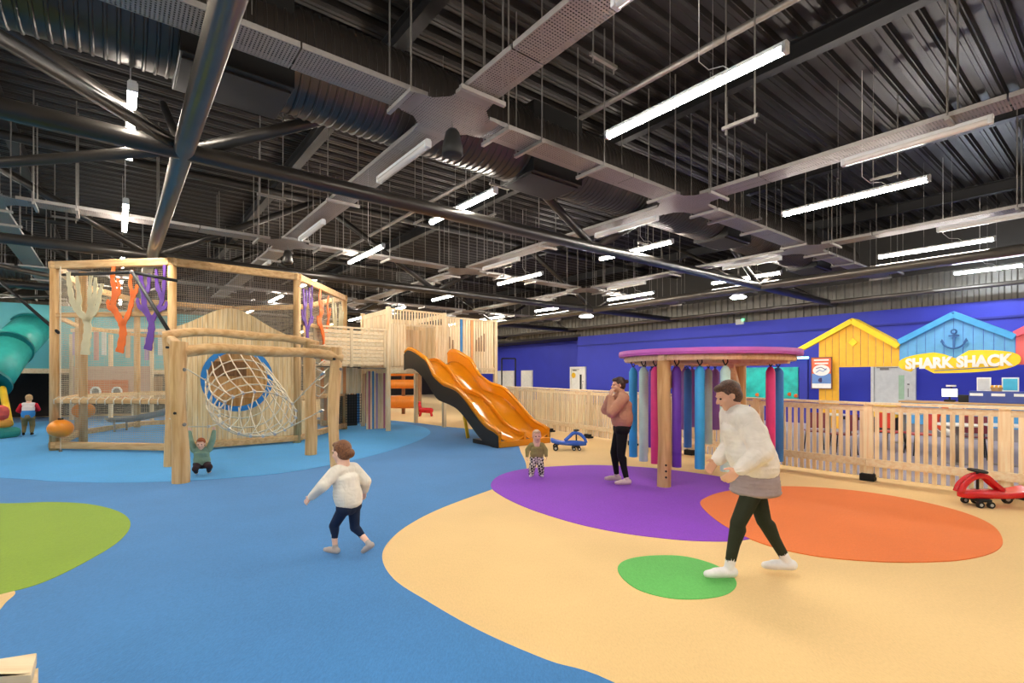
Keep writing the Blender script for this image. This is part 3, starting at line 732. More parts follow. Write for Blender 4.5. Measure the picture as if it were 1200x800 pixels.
wall(-0.012, 0.02, lambda j: max(0.0, bed[j].y-0.15), lambda j: rm[j].y-0.06, 'slide_side', 'side_skirt')
wall(width+0.012, 0.02, lambda j: max(0.0, bed[j].y-0.15), lambda j: rm[j].y-0.06, 'slide_side', 'side_skirt')
MB().box(sp(5.1, width/2, 0.08), (0.06, width-0.02, 0.15), (UD, VD, ZD)).build('end_lip', M['slide'], SL, bevel=0.02)
MB().box(sp(4.5, width/2, 0.06), (1.1, width-0.1, 0.1), (UD, VD, ZD)).build('foot_block', M['slide_side'], SL)
MB().tube(sp(3.05, 0.5, 0.0), sp(2.75, 0.5, 1.0), 0.05, n=10).build('support_leg', M['yellow_p'], SL, smooth=True, label='yellow support leg')

# ---------------------------------------------------------------- climbing frame (octagon)
PP = [Vector(p+(0,)) for p in ((-10.35, 11.35), (-7.45, 11.0), (-5.42, 12.65), (-5.35, 16.0), (-7.4, 18.0), (-10.3, 18.5), (-12.4, 16.6), (-12.0, 13.9))]
ctr = sum(PP, Vector())/8
CF = thing('climbing_frame', 'large eight-sided timber climbing frame with netting and coral cutouts', 'climbing frame', ctr)
TOPZ = 4.18
for i, p in enumerate(PP):
    MB().tube(p, p+ZD*(TOPZ-0.05), 0.095, 0.085, n=10).build('post', M['log'], CF, smooth=True)
for i in range(8):
    a, b = PP[i], PP[(i+1) % 8]; d = (b-a).normalized()
    MB().bar(a-d*0.1+ZD*TOPZ, b+d*0.1+ZD*TOPZ, 0.13, 0.17).build('top_beam', M['log_h'], CF, bevel=0.02)
    MB().bar(a-d*0.1+ZD*0.12, b+d*0.1+ZD*0.12, 0.12, 0.15).build('base_beam', M['log_h'], CF, bevel=0.02)
    if i != 1:
        MB().bar(a+ZD*1.12, b+ZD*1.12, 0.1, 0.12).build('middle_beam', M['log_h'], CF, bevel=0.02)
# second post beside the left corner and thin rails
q = PP[0]+Vector((0.35, 0.35, 0)); MB().tube(q, q+ZD*4.1, 0.085, n=10).build('post', M['log'], CF, smooth=True)
for i in (0, 2, 4, 5, 6, 7):
    a, b = PP[i], PP[(i+1) % 8]; MB().bar(a+ZD*3.05, b+ZD*3.05, 0.08, 0.1).build('middle_beam', M['log_h'], CF, bevel=0.01)
# nets
M['net'] = holes('fine_play_net', 'C9B79A', 22, 22, (0.13, 0.13), 0.8, 0)
M['net_dark'] = holes('fine_dark_net', '8C7F74', 22, 22, (0.2, 0.2), 0.8, 0)
def net(a, b, z0, z1, m='net', inset=0.03, par=None):
    d = (b-a); L = d.length; mb = MB(); off = (ctr-(a+b)/2).normalized()*inset
    mb.add([a+off+ZD*z0, b+off+ZD*z0, b+off+ZD*z1, a+off+ZD*z1], [(0, 1, 2, 3)], [[(0, 0), (L, 0), (L, z1-z0), (0, z1-z0)]])
    return mb.build('net_panel', M[m], par or CF)
for i in range(8):
    a, b = PP[i], PP[(i+1) % 8]
    if i == 1: net(a, b, 2.6, TOPZ, 'net_dark', 0.12)
    else:
        net(a, b, 1.12, TOPZ, 'net'); net(a, b, 0.2, 1.1, 'net')
# rope floor of the raised level
mb = MB()
poly = [p-(p-ctr)*0.04 for p in PP]
M['net_floor'] = holes('rope_floor_net', 'D8C29A', 9, 9, (0.22, 0.22), 0.8, 0)
mb.add([p+ZD*1.16 for p in poly], [tuple(range(8))], [[(p.x, p.y) for p in poly]]); mb.build('rope_floor', M['net_floor'], CF)
M['rope'] = plain('pale_rope', 'D9CBB2', 0.8, 0, 0.15, 60)
M['bead'] = plain('silver_ferrule', 'C4C2C0', 0.3, 0.7)
for i in range(14):     # rope ends wrapped round the middle beam
    a, b = PP[0], PP[1]; p = a+(b-a)*(i+0.5)/14; out = (p-ctr).normalized()
    MB().path([p+out*0.08+ZD*1.05, p+out*0.09+ZD*1.14, p+ZD*1.21, p-out*0.12+ZD*1.17], 0.014, 6).build('rope_wrap', M['rope'], CF, smooth=True)

# coral cutouts (flat painted boards)
M['coral_cream'] = plain('cream_paint', 'D3C79F', 0.55); M['coral_orange'] = plain('orange_paint', 'F2701E', 0.5); M['coral_purple'] = plain('purple_paint', '6A3C9C', 0.5)
corals = {
 'a': [[(0.0, 0), (0.02, .3), (0.06, .6), (0.02, .85), (-.16, 1.05), (-.3, 1.3), (-.36, 1.62), (-.40, 2.0)], [(.03, .8), (.12, 1.1), (.1, 1.4), (.13, 1.9)], [(.04, .82), (.26, 1.1), (.34, 1.45), (.4, 1.7)], [(-.16, 1.05), (-.14, 1.4), (-.2, 1.9)], [(.12, 1.1), (.22, 1.4), (.24, 1.85)]],
 'b': [[(-.05, 0), (.02, .3), (.04, .62), (-.1, .9), (-.22, 1.15), (-.18, 1.5), (-.24, 1.8), (-.2, 2.1)], [(.02, .65), (.2, .95), (.3, 1.35), (.24, 1.7), (.32, 2.0)], [(-.16, 1.0), (-.34, 1.12), (-.36, 1.3)], [(.3, 1.35), (.4, 1.5), (.42, 1.65)], [(-.2, 1.3), (-.06, 1.5), (-.1, 1.8)]],
 'c': [[(-.1, 0), (-.02, .35), (.0, .7), (-.16, 1.0), (-.22, 1.4), (-.3, 1.9)], [(0, .72), (.22, 1.05), (.34, 1.45), (.36, 2.1)], [(-.14, .95), (-.34, 1.1), (-.38, 1.3)], [(.3, 1.3), (.16, 1.6), (.14, 2.0)], [(-.22, 1.3), (-.08, 1.55), (-.06, 1.9)], [(.2, 1.0), (.38, 1.06), (.42, 1.2)]]}
def coral(kind, p, d, ztop, H, m, label, sx=1.0):
    c = thing('coral_cutout', label, None, p+ZD*(ztop-H)); c.parent = CF; c.location = p+ZD*(ztop-H)-wloc(CF)
    del c['label']
    mb = MB(); nrm = Vector((d.y, -d.x, 0)); sc = H/2.1; first = True
    for br_ in corals[kind]:
        pts = catmull([Vector((x, z, 0)) for x, z in br_], 4, False); n = len(pts); L, R = [], []
        for i, q in enumerate(pts):
            a = pts[max(i-1, 0)]; b = pts[min(i+1, n-1)]; t = (b-a).normalized(); s = Vector((-t.y, t.x, 0))
            w = (0.105 if first else 0.07)*(1-0.55*i/(n-1))+0.012*math.sin(i*2.3)
            L.append(q+s*w); R.append(q-s*w)
        for i in range(n-1):
            mb.prism([(L[i].x*sx*sc, L[i].y*sc), (L[i+1].x*sx*sc, L[i+1].y*sc), (R[i+1].x*sx*sc, R[i+1].y*sc), (R[i].x*sx*sc, R[i].y*sc)], p+ZD*(ztop-H)-nrm*0.01, d, ZD, nrm*0.02)
        first = False
    o = mb.build('coral_branches', M[m], c); o['label'] = label
    return o
def coral_part(*a, **k):
    o = coral(*a, **k); e = o.parent; off = e.location.copy(); o.parent = CF
    o.location = off; o.name = 'coral_cutout'; bpy.data.objects.remove(e); return o
d01 = (PP[1]-PP[0]).normalized(); out = -Vector((0, 1, 0))
def on01(px): 
    k = (px-600)/FL; a, b = PP[0], PP[1]; # solve a+t(b-a) with x=k*y
    t = (k*a.y-a.x)/((b.x-a.x)-k*(b.y-a.y)); return a+(b-a)*t
coral_part('a', on01(103)+out*0.07, d01, 4.1, 1.95, 'coral_cream', 'cream coral shaped board', 1.15)
coral_part('b', on01(145)+out*0.07, d01, 4.1, 1.9, 'coral_orange', 'orange coral shaped board')
coral_part('c', on01(180)+out*0.07, d01, 4.1, 1.85, 'coral_purple', 'purple coral shaped board')
d23 = (PP[3]-PP[2]).normalized()
coral_part('c', PP[2]+d23*0.42+Vector((.08, 0, 0)), d23, 4.1, 1.9, 'coral_purple', 'purple coral shaped board', 0.9)
coral_part('b', PP[2]+d23*1.5+Vector((.08, 0, 0)), d23, 4.1, 2.0, 'coral_orange', 'orange coral shaped board', 1.2)
coral_part('a', PP[2]+d23*2.6+Vector((.08, 0, 0)), d23, 4.1, 2.1, 'coral_cream', 'cream coral shaped board', 1.1)

# black rods with steel ends bracing the frame
def rodp(a, b, r=0.034):
    MB().tube(a, b, r, n=8).build('brace_rod', M['black'], CF, smooth=True)
hub = DP(155, 319, 10.6)
rodp(DP(74, 322, 11.4), hub); rodp(hub, DP(208, 329, 10.9)); rodp(hub, DP(201, 393, 9.3)); rodp(DP(-40, 295, 12.0), DP(69, 390, 11.3))
MB().ball(hub, 0.05, 8, 6).build('rod_joint', M['galv'], CF, smooth=True)

# palisade wall with the round opening
a, b = PP[1], PP[2]; dv = (b-a).normalized(); L12 = (b-a).length; nv = Vector((dv.y, -dv.x, 0))
RC = DP(285, 444, 11.35); t = (RC-a).dot(dv); RC = Vector((a.x+dv.x*t, a.y+dv.y*t, RC.z)); RR = 0.66
M['palisade'] = wood('palisade_board', 'F4D8A6', 'E6BE82')
w = 0.1; s = 0.12; i = 0
while s < L12-0.05:
    x = (s/L12); topf = lambda x: 2.64+0.62*math.exp(-((x-0.44)/0.33)**2)-0.25*max(0, x-0.85); top = topf(x)
    dx = abs(s-t)
    p = a+dv*s
    segs = [(0.2, top)]
    if dx < RR:
        hh = math.sqrt(RR*RR-dx*dx); segs = [(0.2, RC.z-hh), (RC.z+hh, top)]
    for z0, z1 in segs:
        if z1-z0 > 0.02:
            e0, e1 = (topf((s-w/2)/L12), topf((s+w/2)/L12)) if z1 == top else (z1, z1)
            MB().prism([(-w/2+.003, z0), (w/2-.003, z0), (w/2-.003, e1), (-w/2+.003, e0)], p-nv*0.018, dv, ZD, nv*0.035).build('palisade_board', M['palisade'], CF, bevel=0.003)
    s += w; i += 1
M['ring_blue'] = plain('blue_ring', '2C84CC', 0.4)
mb = MB(); ring = []
for k in range(36):
    an = 2*PI*k/36; ring.append((math.cos(an), math.sin(an)))
vs = []; fs = []
for k, (cx_, sy_) in enumerate(ring):
    for rr, o_ in ((RR-0.02, 0.02), (RR+0.1, 0.02), (RR+0.1, 0.05), (RR-0.02, 0.05)):
        vs.append(RC+dv*(cx_*rr)+ZD*(sy_*rr)+nv*o_)
for k in range(36):
    for q in range(4): fs.append((4*k+q, 4*k+(q+1) % 4, 4*((k+1) % 36)+(q+1) % 4, 4*((k+1) % 36)+q))
mb.add(vs, fs).build('round_opening_ring', M['ring_blue'], CF)
MB().box(RC-nv*0.9+ZD*0.1, (1.7, 0.04, 2.0), (dv, nv, ZD)).build('inner_panel', M['log'], CF, bevel=0.01)
MB().box(RC-nv*0.86+ZD*0.25-dv*0.1, (0.9, 0.03, 0.36), (dv, nv, ZD)).build('inner_sign', M['coral_wood'] if 'coral_wood' in M else M['brown_board'], CF)
# low timber panel to the right under the palisade
for k in range(4):
    MB().box(PP[2]+Vector((0.02, 0.3+k*0.22, 0.62)), (0.035, 0.2, 0.85)).build('low_board', M['palisade'], CF, bevel=0.004)
# rope pieces on the right side
for k in range(7):
    z = 1.25+k*0.22; p = PP[2]+d23*(0.5+0.3*(k % 2)); 
    MB().path([p+Vector((.1, 0, z)), p+Vector((.16, .5, z-.12)), p+Vector((.1, 1.1, z+.02))], 0.02, 6).build('hanging_rope', M['rope'], CF, smooth=True)

# ---------------------------------------------------------------- net tunnel basket
NB = thing('rope_net_basket', 'slung rope net tunnel with silver ferrules hanging from the log frame and blue ring', 'rope net', Vector((-5.5, 10.4, 0)))
e1 = dv; ringp = [RC+nv*0.06+dv*(math.cos(2*PI*k/20)*RR)+ZD*(math.sin(2*PI*k/20)*RR) for k in range(20)]
HC = DP(303, 484, 10.3); hn = Vector((0.25, -0.72, 0.6)).normalized(); hx = Vector((1, 0.35, -0.25)); hx = (hx-hn*hx.dot(hn)).normalized(); hy = hn.cross(hx)
if hy.z < 0: hy = -hy
hoop = [HC+hx*(math.cos(2*PI*k/20)*0.72)+hy*(math.sin(2*PI*k/20)*0.55) for k in range(20)]
for k in range(20):
    a, b = ringp[k], hoop[k]; L = (b-a).length; pts = []
    for j in range(9):
        tt = j/8; p = a.lerp(b, tt); sag = math.sin(PI*tt)
        cc = RC.lerp(HC, tt); o_ = (p-cc); o_ = o_.normalized() if o_.length > 0 else ZD
        pts.append(p+o_*(0.1*sag)+ZD*(-0.14*sag)+Vector((random.uniform(-.012, .012), 0, random.uniform(-.012, .012))))
    MB().path(pts, 0.014, 6).build('net_rope', M['rope'], NB, smooth=True)
    MB().tube(hoop[k]-(b-a).normalized()*0.05, hoop[k]+(b-a).normalized()*0.03, 0.028, n=8).build('ferrule', M['bead'], NB)
for tt in (0.2, 0.4, 0.6, 0.8, 1.0):
    pts = []
    for k in range(20):
        a, b = ringp[k], hoop[k]; p = a.lerp(b, tt); cc = RC.lerp(HC, tt); sag = math.sin(PI*tt)
        pts.append(p+(p-cc).normalized()*(0.1*sag)-ZD*0.14*sag)
    MB().path(pts, 0.016, 6, closed=True).build('hoop_rope', M['rope'], NB, smooth=True)
# loose web across the hoop
for k in range(1, 10):
    MB().path([hoop[k], (hoop[k]+hoop[20-k])/2-hn*0.3, hoop[20-k]], 0.012, 6).build('net_rope', M['rope'], NB, smooth=True)
for k in (2, 8, 12, 18): 
    tgt = [Vector((-3.6, 9.6, 1.75)), Vector((-6.0, 9.0, 1.9)), Vector((-5.12, 8.45, 0.82)), Vector((-3.5, 9.3, 1.05))][(2, 8, 12, 18).index(k)]
    MB().tube(hoop[k], tgt, 0.011, n=6).build('tie_rope', M['rope'], NB)
    MB().tube(tgt, tgt+(hoop[k]-tgt).normalized()*0.12, 0.024, n=8).build('ferrule', M['bead'], NB)

MB().path([Vector((-5.12, 8.45, 0.82)), Vector((-5.46, 8.45, 0.82)), Vector((-6.25, 9.15, 0.9))], 0.011, 6).build('tie_rope', M['rope'], NB)
# ---------------------------------------------------------------- log frame in front
LF = thing('log_frame', 'rough peeled log frame with curved cross logs standing before the climbing frame', 'log frame', Vector((-4.7, 9.0, 0)))
def log(p0, p1, r, name='log_post', bend=0.03, n=12, m='log'):
    p0, p1 = Vector(p0), Vector(p1); pts = []; rs = []
    sd = random.random()*6; side = (p1-p0).orthogonal().normalized()
    for i in range(9):
        t = i/8; pts.append(p0.lerp(p1, t)+side*(bend*math.sin(t*PI*1.6+sd))+(p1-p0).cross(side).normalized()*(bend*math.sin(t*PI*1.1+sd*2)))
        rs.append(r*(1+0.08*math.sin(t*7+sd)))
    return MB().path(pts, rs, n).build(name, M[m], LF, smooth=True)
F1, F2, B1, B2 = FP(210, 566), FP(393, 548), FP(200, 546), FP(364, 533)
sm(log(F1, F1+ZD*2.2, 0.115)); sm(log(F2, F2+ZD*2.2, 0.1)); sm(log(B1, B1+ZD*2.42, 0.105)); sm(log(B2, B2+ZD*2.4, 0.115))
def cross(p0, p1, r, arch):
    pts, rs = [], []
    for i in range(13):
        t = i/12; pts.append(p0.lerp(p1, t)+ZD*(arch*math.sin(PI*t)+0.03*math.sin(t*9))); rs.append(r*(1+0.07*math.sin(i*1.3)))
    sm(MB().path(pts, rs, 12).build('cross_log', M['log_h'], LF))
dF = (F2-F1).normalized()
cross(F1-dF*0.05+ZD*2.02+Vector((0, -.02, 0)), F2+dF*0.12+ZD*1.98, 0.085, 0.12)
cross(B1-dF*0.12+ZD*2.42, B2+dF*0.15+ZD*2.33, 0.08, 0.14)
MB().bar(F1+ZD*2.12, B1+ZD*2.36, 0.13, 0.13).build('side_beam', M['log_h'], LF, bevel=0.03)
MB().bar(F2+ZD*2.12, B2+ZD*2.3, 0.12, 0.12).build('side_beam', M['log_h'], LF, bevel=0.03)
for p, z in ((F1, 1.95), (F1, 1.1), (F2, 1.98), (B1, 2.2), (B2, 2.25)):
    MB().tube(p+Vector((0.02, -0.14, z)), p+Vector((0.02, -0.09, z)), 0.022, n=8).build('bolt', M['black'], LF)
    MB().ball(p+Vector((0.12, -0.06, z-0.18)), 0.03, 8, 5).build('shackle', M['galv'], LF, smooth=True)

# pumpkin coloured balls on lines
M['ball_orange'] = plain('orange_ball', 'F09022', 0.28, spec=0.6)
for px, py, D_, lab in ((71, 502, 11.1, 'big orange float ball hung low outside the frame corner'), (98, 481, 12.3, 'smaller looking orange float ball hung inside the climbing frame')):
    p = DP(px, py, D_); r = thing('float_ball', lab, 'ball', p)
    mb = MB(); n = 24
    def ff(u, v, p=p):
        th = 2*PI*u; ph = -PI/2+PI*v; rr = 0.24*(1-0.03*abs(math.cos(4*th))*math.cos(ph)); return p+Vector((rr*math.cos(ph)*math.cos(th), rr*math.cos(ph)*math.sin(th), 0.2*math.sin(ph)))
    mb.grid(ff, n, 13, True); mb.build('ball_body', M['ball_orange'], r, smooth=True)
    MB().tube(p+ZD*0.18, p+ZD*0.23, 0.05, n=10).build('collar', M['black'], r)
    MB().path([p+ZD*0.23, Vector((p.x, p.y, 4.1 if px < 80 else 3.0))], 0.01, 6).build('hang_rope', M['rope'], r)
    MB().tube(p-ZD*0.2, p-ZD*0.48, 0.008, n=5).build('lower_line', M['rope'], r)
    MB().lathe([(0.012, 0.04), (0.035, 0), (0.02, -0.06), (0.001, -0.07)], p-ZD*0.5, 8).build('clip', M['galv'], r)

# play panels seen through the frame
PB = thing('play_panel', 'pinkish timber play panel with an orange board and two round portholes behind the netting', 'play panel', DP(125, 460, 18.7))
M['pink_wood'] = plain('pinkish_board', 'C9A48E', 0.6); M['orange_dull'] = plain('dull_orange_board', 'D9733E', 0.5)
PB.location.z = 0
def panel(px0, px1, py0, py1, D_, th, m, name, par):
    p0, p1 = DP(px0, py0, D_), DP(px1, py1, D_)
    c = (p0+p1)/2; return MB().box(c, (abs(p1.x-p0.x), th, abs(p1.z-p0.z))).build(name, M[m], par, bevel=0.006)
panel(86, 176, 429, 472, 18.7, 0.06, 'pink_wood', 'board', PB); panel(98, 150, 445, 468, 18.6, 0.05, 'orange_dull', 'orange_board', PB)
panel(166, 190, 441, 466, 18.8, 0.05, 'brown_board', 'brown_board', PB)
for px in (112, 137):
    p = DP(px, 459, 18.55)
    mb = MB(); mb.path([p+Vector((math.cos(2*PI*k/16)*0.17, 0, math.sin(2*PI*k/16)*0.17)) for k in range(16)], 0.035, 6, closed=True); mb.build('porthole_ring', M['offwhite'], PB, smooth=True)
    MB().lathe([(0.001, 0), (0.15, 0), (0.15, 0.02)], p, 14, (Vector((1, 0, 0)), ZD, Vector((0, 1, 0)))).build('porthole_glass', M['galv'], PB)
for k, (px, c_) in enumerate(((88, 'B99CC0'), (99, 'D9CFAE'), (113, 'D79A94'), (122, 'E4E4DC'), (160, 'B7CDBB'), (172, 'A890BE'), (188, 'DDD9D2'), (150, 'D7B48C'))):
    key = 'pastel_%d' % k; M[key] = plain('pastel_board', c_, 0.6)
    p0, p1 = DP(px-2.4, 385, 18.7), DP(px+2.4, 416+3*(k % 3), 18.7); c = (p0+p1)/2
    MB().box(c, (p1.x-p0.x, 0.05, p0.z-p1.z)).build('pastel_slat', M[key], PB)
MB().bar(DP(84, 387, 18.7), DP(196, 387, 18.7), 0.1, 0.12).build('top_board', M['timber_h'], PB)
for px in (84, 130, 178, 196): MB().box(DP(px, 442, 18.75)*1.0, (0.1, 0.1, 3.2)).build('post', M['timber'], PB)
for o in PB.children:
    pass
# grey steel slide end under the frame
SS = thing('steel_slide', 'short curved grey steel slide inside the climbing frame', 'slide', DP(128, 485, 15.0))
SS.location.z = 0
mb = MB(); p0 = Vector((-12.2, 15.3, 0))
def gs(u, v): 
    L = v*2.2; z = 0.28+0.55*v**2.2; w_ = (u-0.5); return p0+Vector((L, 0.25*L+w_*0.6*1.0, z+1.6*w_*w_*0.4))+Vector((0, 0, 0))
mb.grid(gs, 7, 12); mb.build('slide_trough', M['steel_slide'] if 'steel_slide' in M else M['galv_light'], SS, smooth=True, solid=0.02)
for v in (0.1, 0.9):
    for u in (0.1, 0.9):
        p = gs(u, v); MB().tube((p.x, p.y, 0), (p.x, p.y, p.z), 0.03, n=8).build('leg', M['galv'], SS)

# ---------------------------------------------------------------- teal tube slide, left
TS = thing('tube_slide', 'glossy teal tube slide coming down from the teal wall', 'slide', FP(-30, 505))
M['teal_tube'] = plain('teal_tube', '3FB8AE', 0.22, spec=0.6); M['teal_dark'] = plain('teal_flange', '1F7F80', 0.35)
tp = [DP(60, 372, 20.4), DP(20, 400, 18.0), DP(-18, 446, 16.4), DP(-70, 478, 15.5)]
tp[0] = W(25.6, -2.9, 0); tp[0] = DP(34, 384, 18.8)
tp = [DP(36, 386, 18.7), DP(12, 409, 17.2), DP(-16, 448, 16.0), DP(-60, 480, 15.2)]
for i in range(3):
    a, b = tp[i], tp[i+1]; d = (b-a).normalized()
    MB().tube(a+d*0.03, b-d*0.03, 0.58, n=28, caps=False).build('tube_section', M['teal_tube'], TS, smooth=True, solid=0.02)
    MB().tube(b-d*0.05, b+d*0.05, 0.64, n=28).build('flange', M['teal_dark'], TS, smooth=False)
a = tp[0]; d = (tp[0]-tp[1]).normalized()
MB().tube(a-d*0.04, a+d*0.05, 0.64, n=28).build('flange', M['teal_dark'], TS)
MB().tube(DP(11, 497, 14.6), DP(3, 455, 15.9), 0.09, n=10).build('support_leg', M['yellow_p'], TS, smooth=True, label='yellow support leg')
# ---------------------------------------------------------------- beach hut fronts and serving counter
VH = 18.2
def hp(px, py, v=VH):
    k = (px-600)/FL; d = v/(0.785*k+0.62); return Vector((k*d, d, EYE+(HZ-py)*d/FL))
def gable(name, label, x0, y0, xp, yp, x1, y1, ylint, col, colroof, leftpost=None, over=0.0):
    pl, pk, pr = hp(x0, y0), hp(xp, yp), hp(x1, y1)
    base = Vector((pk.x, pk.y, 0)); r = thing(name, label, 'beach hut front', Vector((pk.x, pk.y, 0)))
    L = (pr-pl); L.z = 0; Lw = L.length; d = L/Lw; zl = 2.0; nrm = Vector((d.y, -d.x, 0)); nrm = nrm if nrm.y < 0 else -nrm
    sp_ = (Vector((pk.x, pk.y, 0))-Vector((pl.x, pl.y, 0))).length
    n = max(3, int(Lw/0.19)); w = Lw/n
    ze = (pl.z+pr.z)/2
    def ztop(s): return (ze+(pk.z-ze)*(s/sp_) if s < sp_ else ze+(pk.z-ze)*((Lw-s)/(Lw-sp_)))
    for i in range(n):
        s0, s1 = i*w+0.006, (i+1)*w-0.006; zb = zl
        if leftpost and (i*w < leftpost): zb = 0
        p = Vector((pl.x, pl.y, 0))
        if i*w < over: continue
        pts = [(s0, zb), (s1, zb), (s1, ztop(s1)-0.02), (s0, ztop(s0)-0.02)]
        if s0 < sp_ < s1: pts = [(s0, zb), (s1, zb), (s1, ztop(s1)-0.02), (sp_, pk.z-0.02), (s0, ztop(s0)-0.02)]
        MB().prism(pts, p, d, ZD, -nrm*0.03).build('plank', M[col], r)
    p = Vector((pl.x, pl.y, 0))
    MB().bar(p+nrm*0.06+ZD*(ze-0.08), p+d*sp_+nrm*0.06+ZD*(pk.z-0.06), 0.1, 0.16).build('bargeboard', M[colroof], r, bevel=0.006)
    MB().bar(p+d*sp_+nrm*0.06+ZD*(pk.z-0.06), p+d*Lw+nrm*0.06+ZD*(ze-0.08), 0.1, 0.16).build('bargeboard', M[colroof], r, bevel=0.006)
    MB().bar(p-nrm*0.25+ZD*(ze-0.0), p+d*sp_-nrm*0.25+ZD*(pk.z+0.02), 0.6, 0.03).build('roof_board', M[colroof], r)
    MB().bar(p+d*sp_-nrm*0.25+ZD*(pk.z+0.02), p+d*Lw-nrm*0.25+ZD*(ze-0.0), 0.6, 0.03).build('roof_board', M[colroof], r)
    MB().bar(p+d*over-nrm*0.02+ZD*(zl-0.01), p+d*Lw-nrm*0.02+ZD*(zl-0.01), 0.06, 0.03).build('lintel', M[col], r)
    return r, d, nrm
M['hut_yellow'] = plain('yellow_planks', 'F2B630', 0.55); M['hut_yellow_r'] = plain('bright_yellow_trim', 'FFD21A', 0.5)
M['hut_blue'] = plain('sky_blue_planks', '5FA6DE', 0.55); M['hut_blue_r'] = plain('sky_blue_trim', '3FA0E0', 0.5)
M['hut_pink'] = plain('pink_planks', 'E8686A', 0.55); M['hut_pink_r'] = plain('pink_trim', 'EE5A72', 0.5)
gy, dg, ng = gable('beach_hut_front', 'yellow planked beach hut gable with menu poster on its post', 937, 411, 999, 374, 1054, 399, 430, 'hut_yellow', 'hut_yellow_r', leftpost=1.12, over=0.42)
gb, _, _ = gable('beach_hut_front', 'sky blue planked beach hut gable with an anchor above the shop sign', 1054, 399, 1118, 366, 1190, 390, 430, 'hut_blue', 'hut_blue_r')
gp, _, _ = gable('beach_hut_front', 'pink planked beach hut gable beside the blue one', 1190, 390, 1262, 352, 1345, 378, 430, 'hut_pink', 'hut_pink_r')
d = UD*-1; nrm = -VD      # d: towards the right of the picture, nrm: towards the viewer
dia = hp(1000, 401, VH-0.05)
MB().prism([(-0.13, 0), (0, -0.13), (0.13, 0), (0, 0.13)], dia, d, ZD, nrm*0.04).build('diamond_emblem', M['hut_yellow_r'], gy)
# anchor
M['anchor'] = plain('dark_blue_anchor', '2F5F9E', 0.6)
ac = hp(1118, 398, VH-0.06); s_ = 0.031
an_r = thing('anchor_emblem', '', None, ac)
mb = MB()
def ap(x, y): return ac+d*(x*s_)+ZD*(y*s_)+nrm*0.02
mb.path([ap(math.cos(k*PI/6)*1.8, 7.2+math.sin(k*PI/6)*1.8) for k in range(12)], 0.02, 6, closed=True)
mb.bar(ap(0, 5.4), ap(0, -7.5), 0.03, 0.045, up=d); mb.bar(ap(-3.6, 3.6), ap(3.6, 3.6), 0.03, 0.045, up=ZD)
mb.path([ap(math.sin(t*0.25)*8.2, 0.6-8.2*math.cos(t*0.25)) for t in range(-5, 6)], 0.024, 6)
for q in (-1, 1): mb.prism([(q*6.3*s_, -2.8*s_), (q*9.5*s_, -1.8*s_), (q*8.2*s_, 1.2*s_)], ac+nrm*0.0, d, ZD, nrm*0.03)
o = mb.build('anchor_emblem', M['anchor'], gb); bpy.data.objects.remove(an_r)
# shop sign
sgc = hp(1120, 424, VH-0.12)
sg = thing('shop_sign', 'yellow surfboard shaped shop sign reading SHARK SHACK under the blue gable', 'sign', Vector((sgc.x, sgc.y, sgc.z-0.3)))
Wd, Hd = 1.27, 0.30
out = []
for k in range(48):
    a = 2*PI*k/48; x = math.copysign(abs(math.cos(a))**0.75, math.cos(a))*Wd; y = math.copysign(abs(math.sin(a))**0.8, math.sin(a))*Hd*(1.0-0.12*math.cos(a)*0)
    bx = (x+0.0)/0.3; 
    if y > 0 and abs(x+0.02) < 0.27: y = min(y, 0.10+0.16*(abs(x+0.02)/0.27)**2)
    if y < 0 and -1.0 < x < -0.55: y = max(y, -0.09-0.17*((abs(x+0.78))/0.22)**2)
    out.append((x, y+0.03*x))
out2 = []
for i in range(len(out)):
    a, b = out[i], out[(i+1) % len(out)]; out2 += [a, ((a[0]+b[0])/2, (a[1]+b[1])/2)]
MB().prism(out2, sgc, d, ZD, nrm*0.05).build('sign_board', M['yellow_sign'] if 'yellow_sign' in M else M['hut_yellow_r'], sg)
def text(body, p, size, m, par, name='lettering', th=0.012, xs=1.0, off=0.0, ax=None, bold=0.0):
    cu = bpy.data.curves.new(name, 'FONT'); cu.body = body; cu.size = size; cu.align_x = 'CENTER'; cu.align_y = 'CENTER'; cu.extrude = th; cu.offset = bold
    cu.resolution_u = 3
    t = bpy.data.objects.new('tmp', cu); C.objects.link(t); bpy.context.view_layer.update()
    me = bpy.data.meshes.new_from_object(t.evaluated_get(bpy.context.evaluated_depsgraph_get())); bpy.data.objects.remove(t)
    ax = ax or (d, ZD, nrm)
    for v in me.vertices:
        q = v.co.copy(); v.co = (p+ax[0]*(q.x*xs)+ax[1]*q.y+ax[2]*q.z)-wloc(par)
    me.materials.clear(); me.materials.append(M[m]); o = bpy.data.objects.new(name, me); C.objects.link(o); o.parent = par
    return o
text('SHARK SHACK', sgc+nrm*0.07+ZD*(-0.015), 0.40, 'white', sg, bold=0.02, xs=0.83, ax=((d+ZD*0.03).normalized(), ZD, nrm))
MB().bar(sgc+nrm*0.06-d*0.45-ZD*0.235, sgc+nrm*0.06+d*0.85-ZD*0.15, 0.01, 0.018).build('underline', M['anchor'], sg)
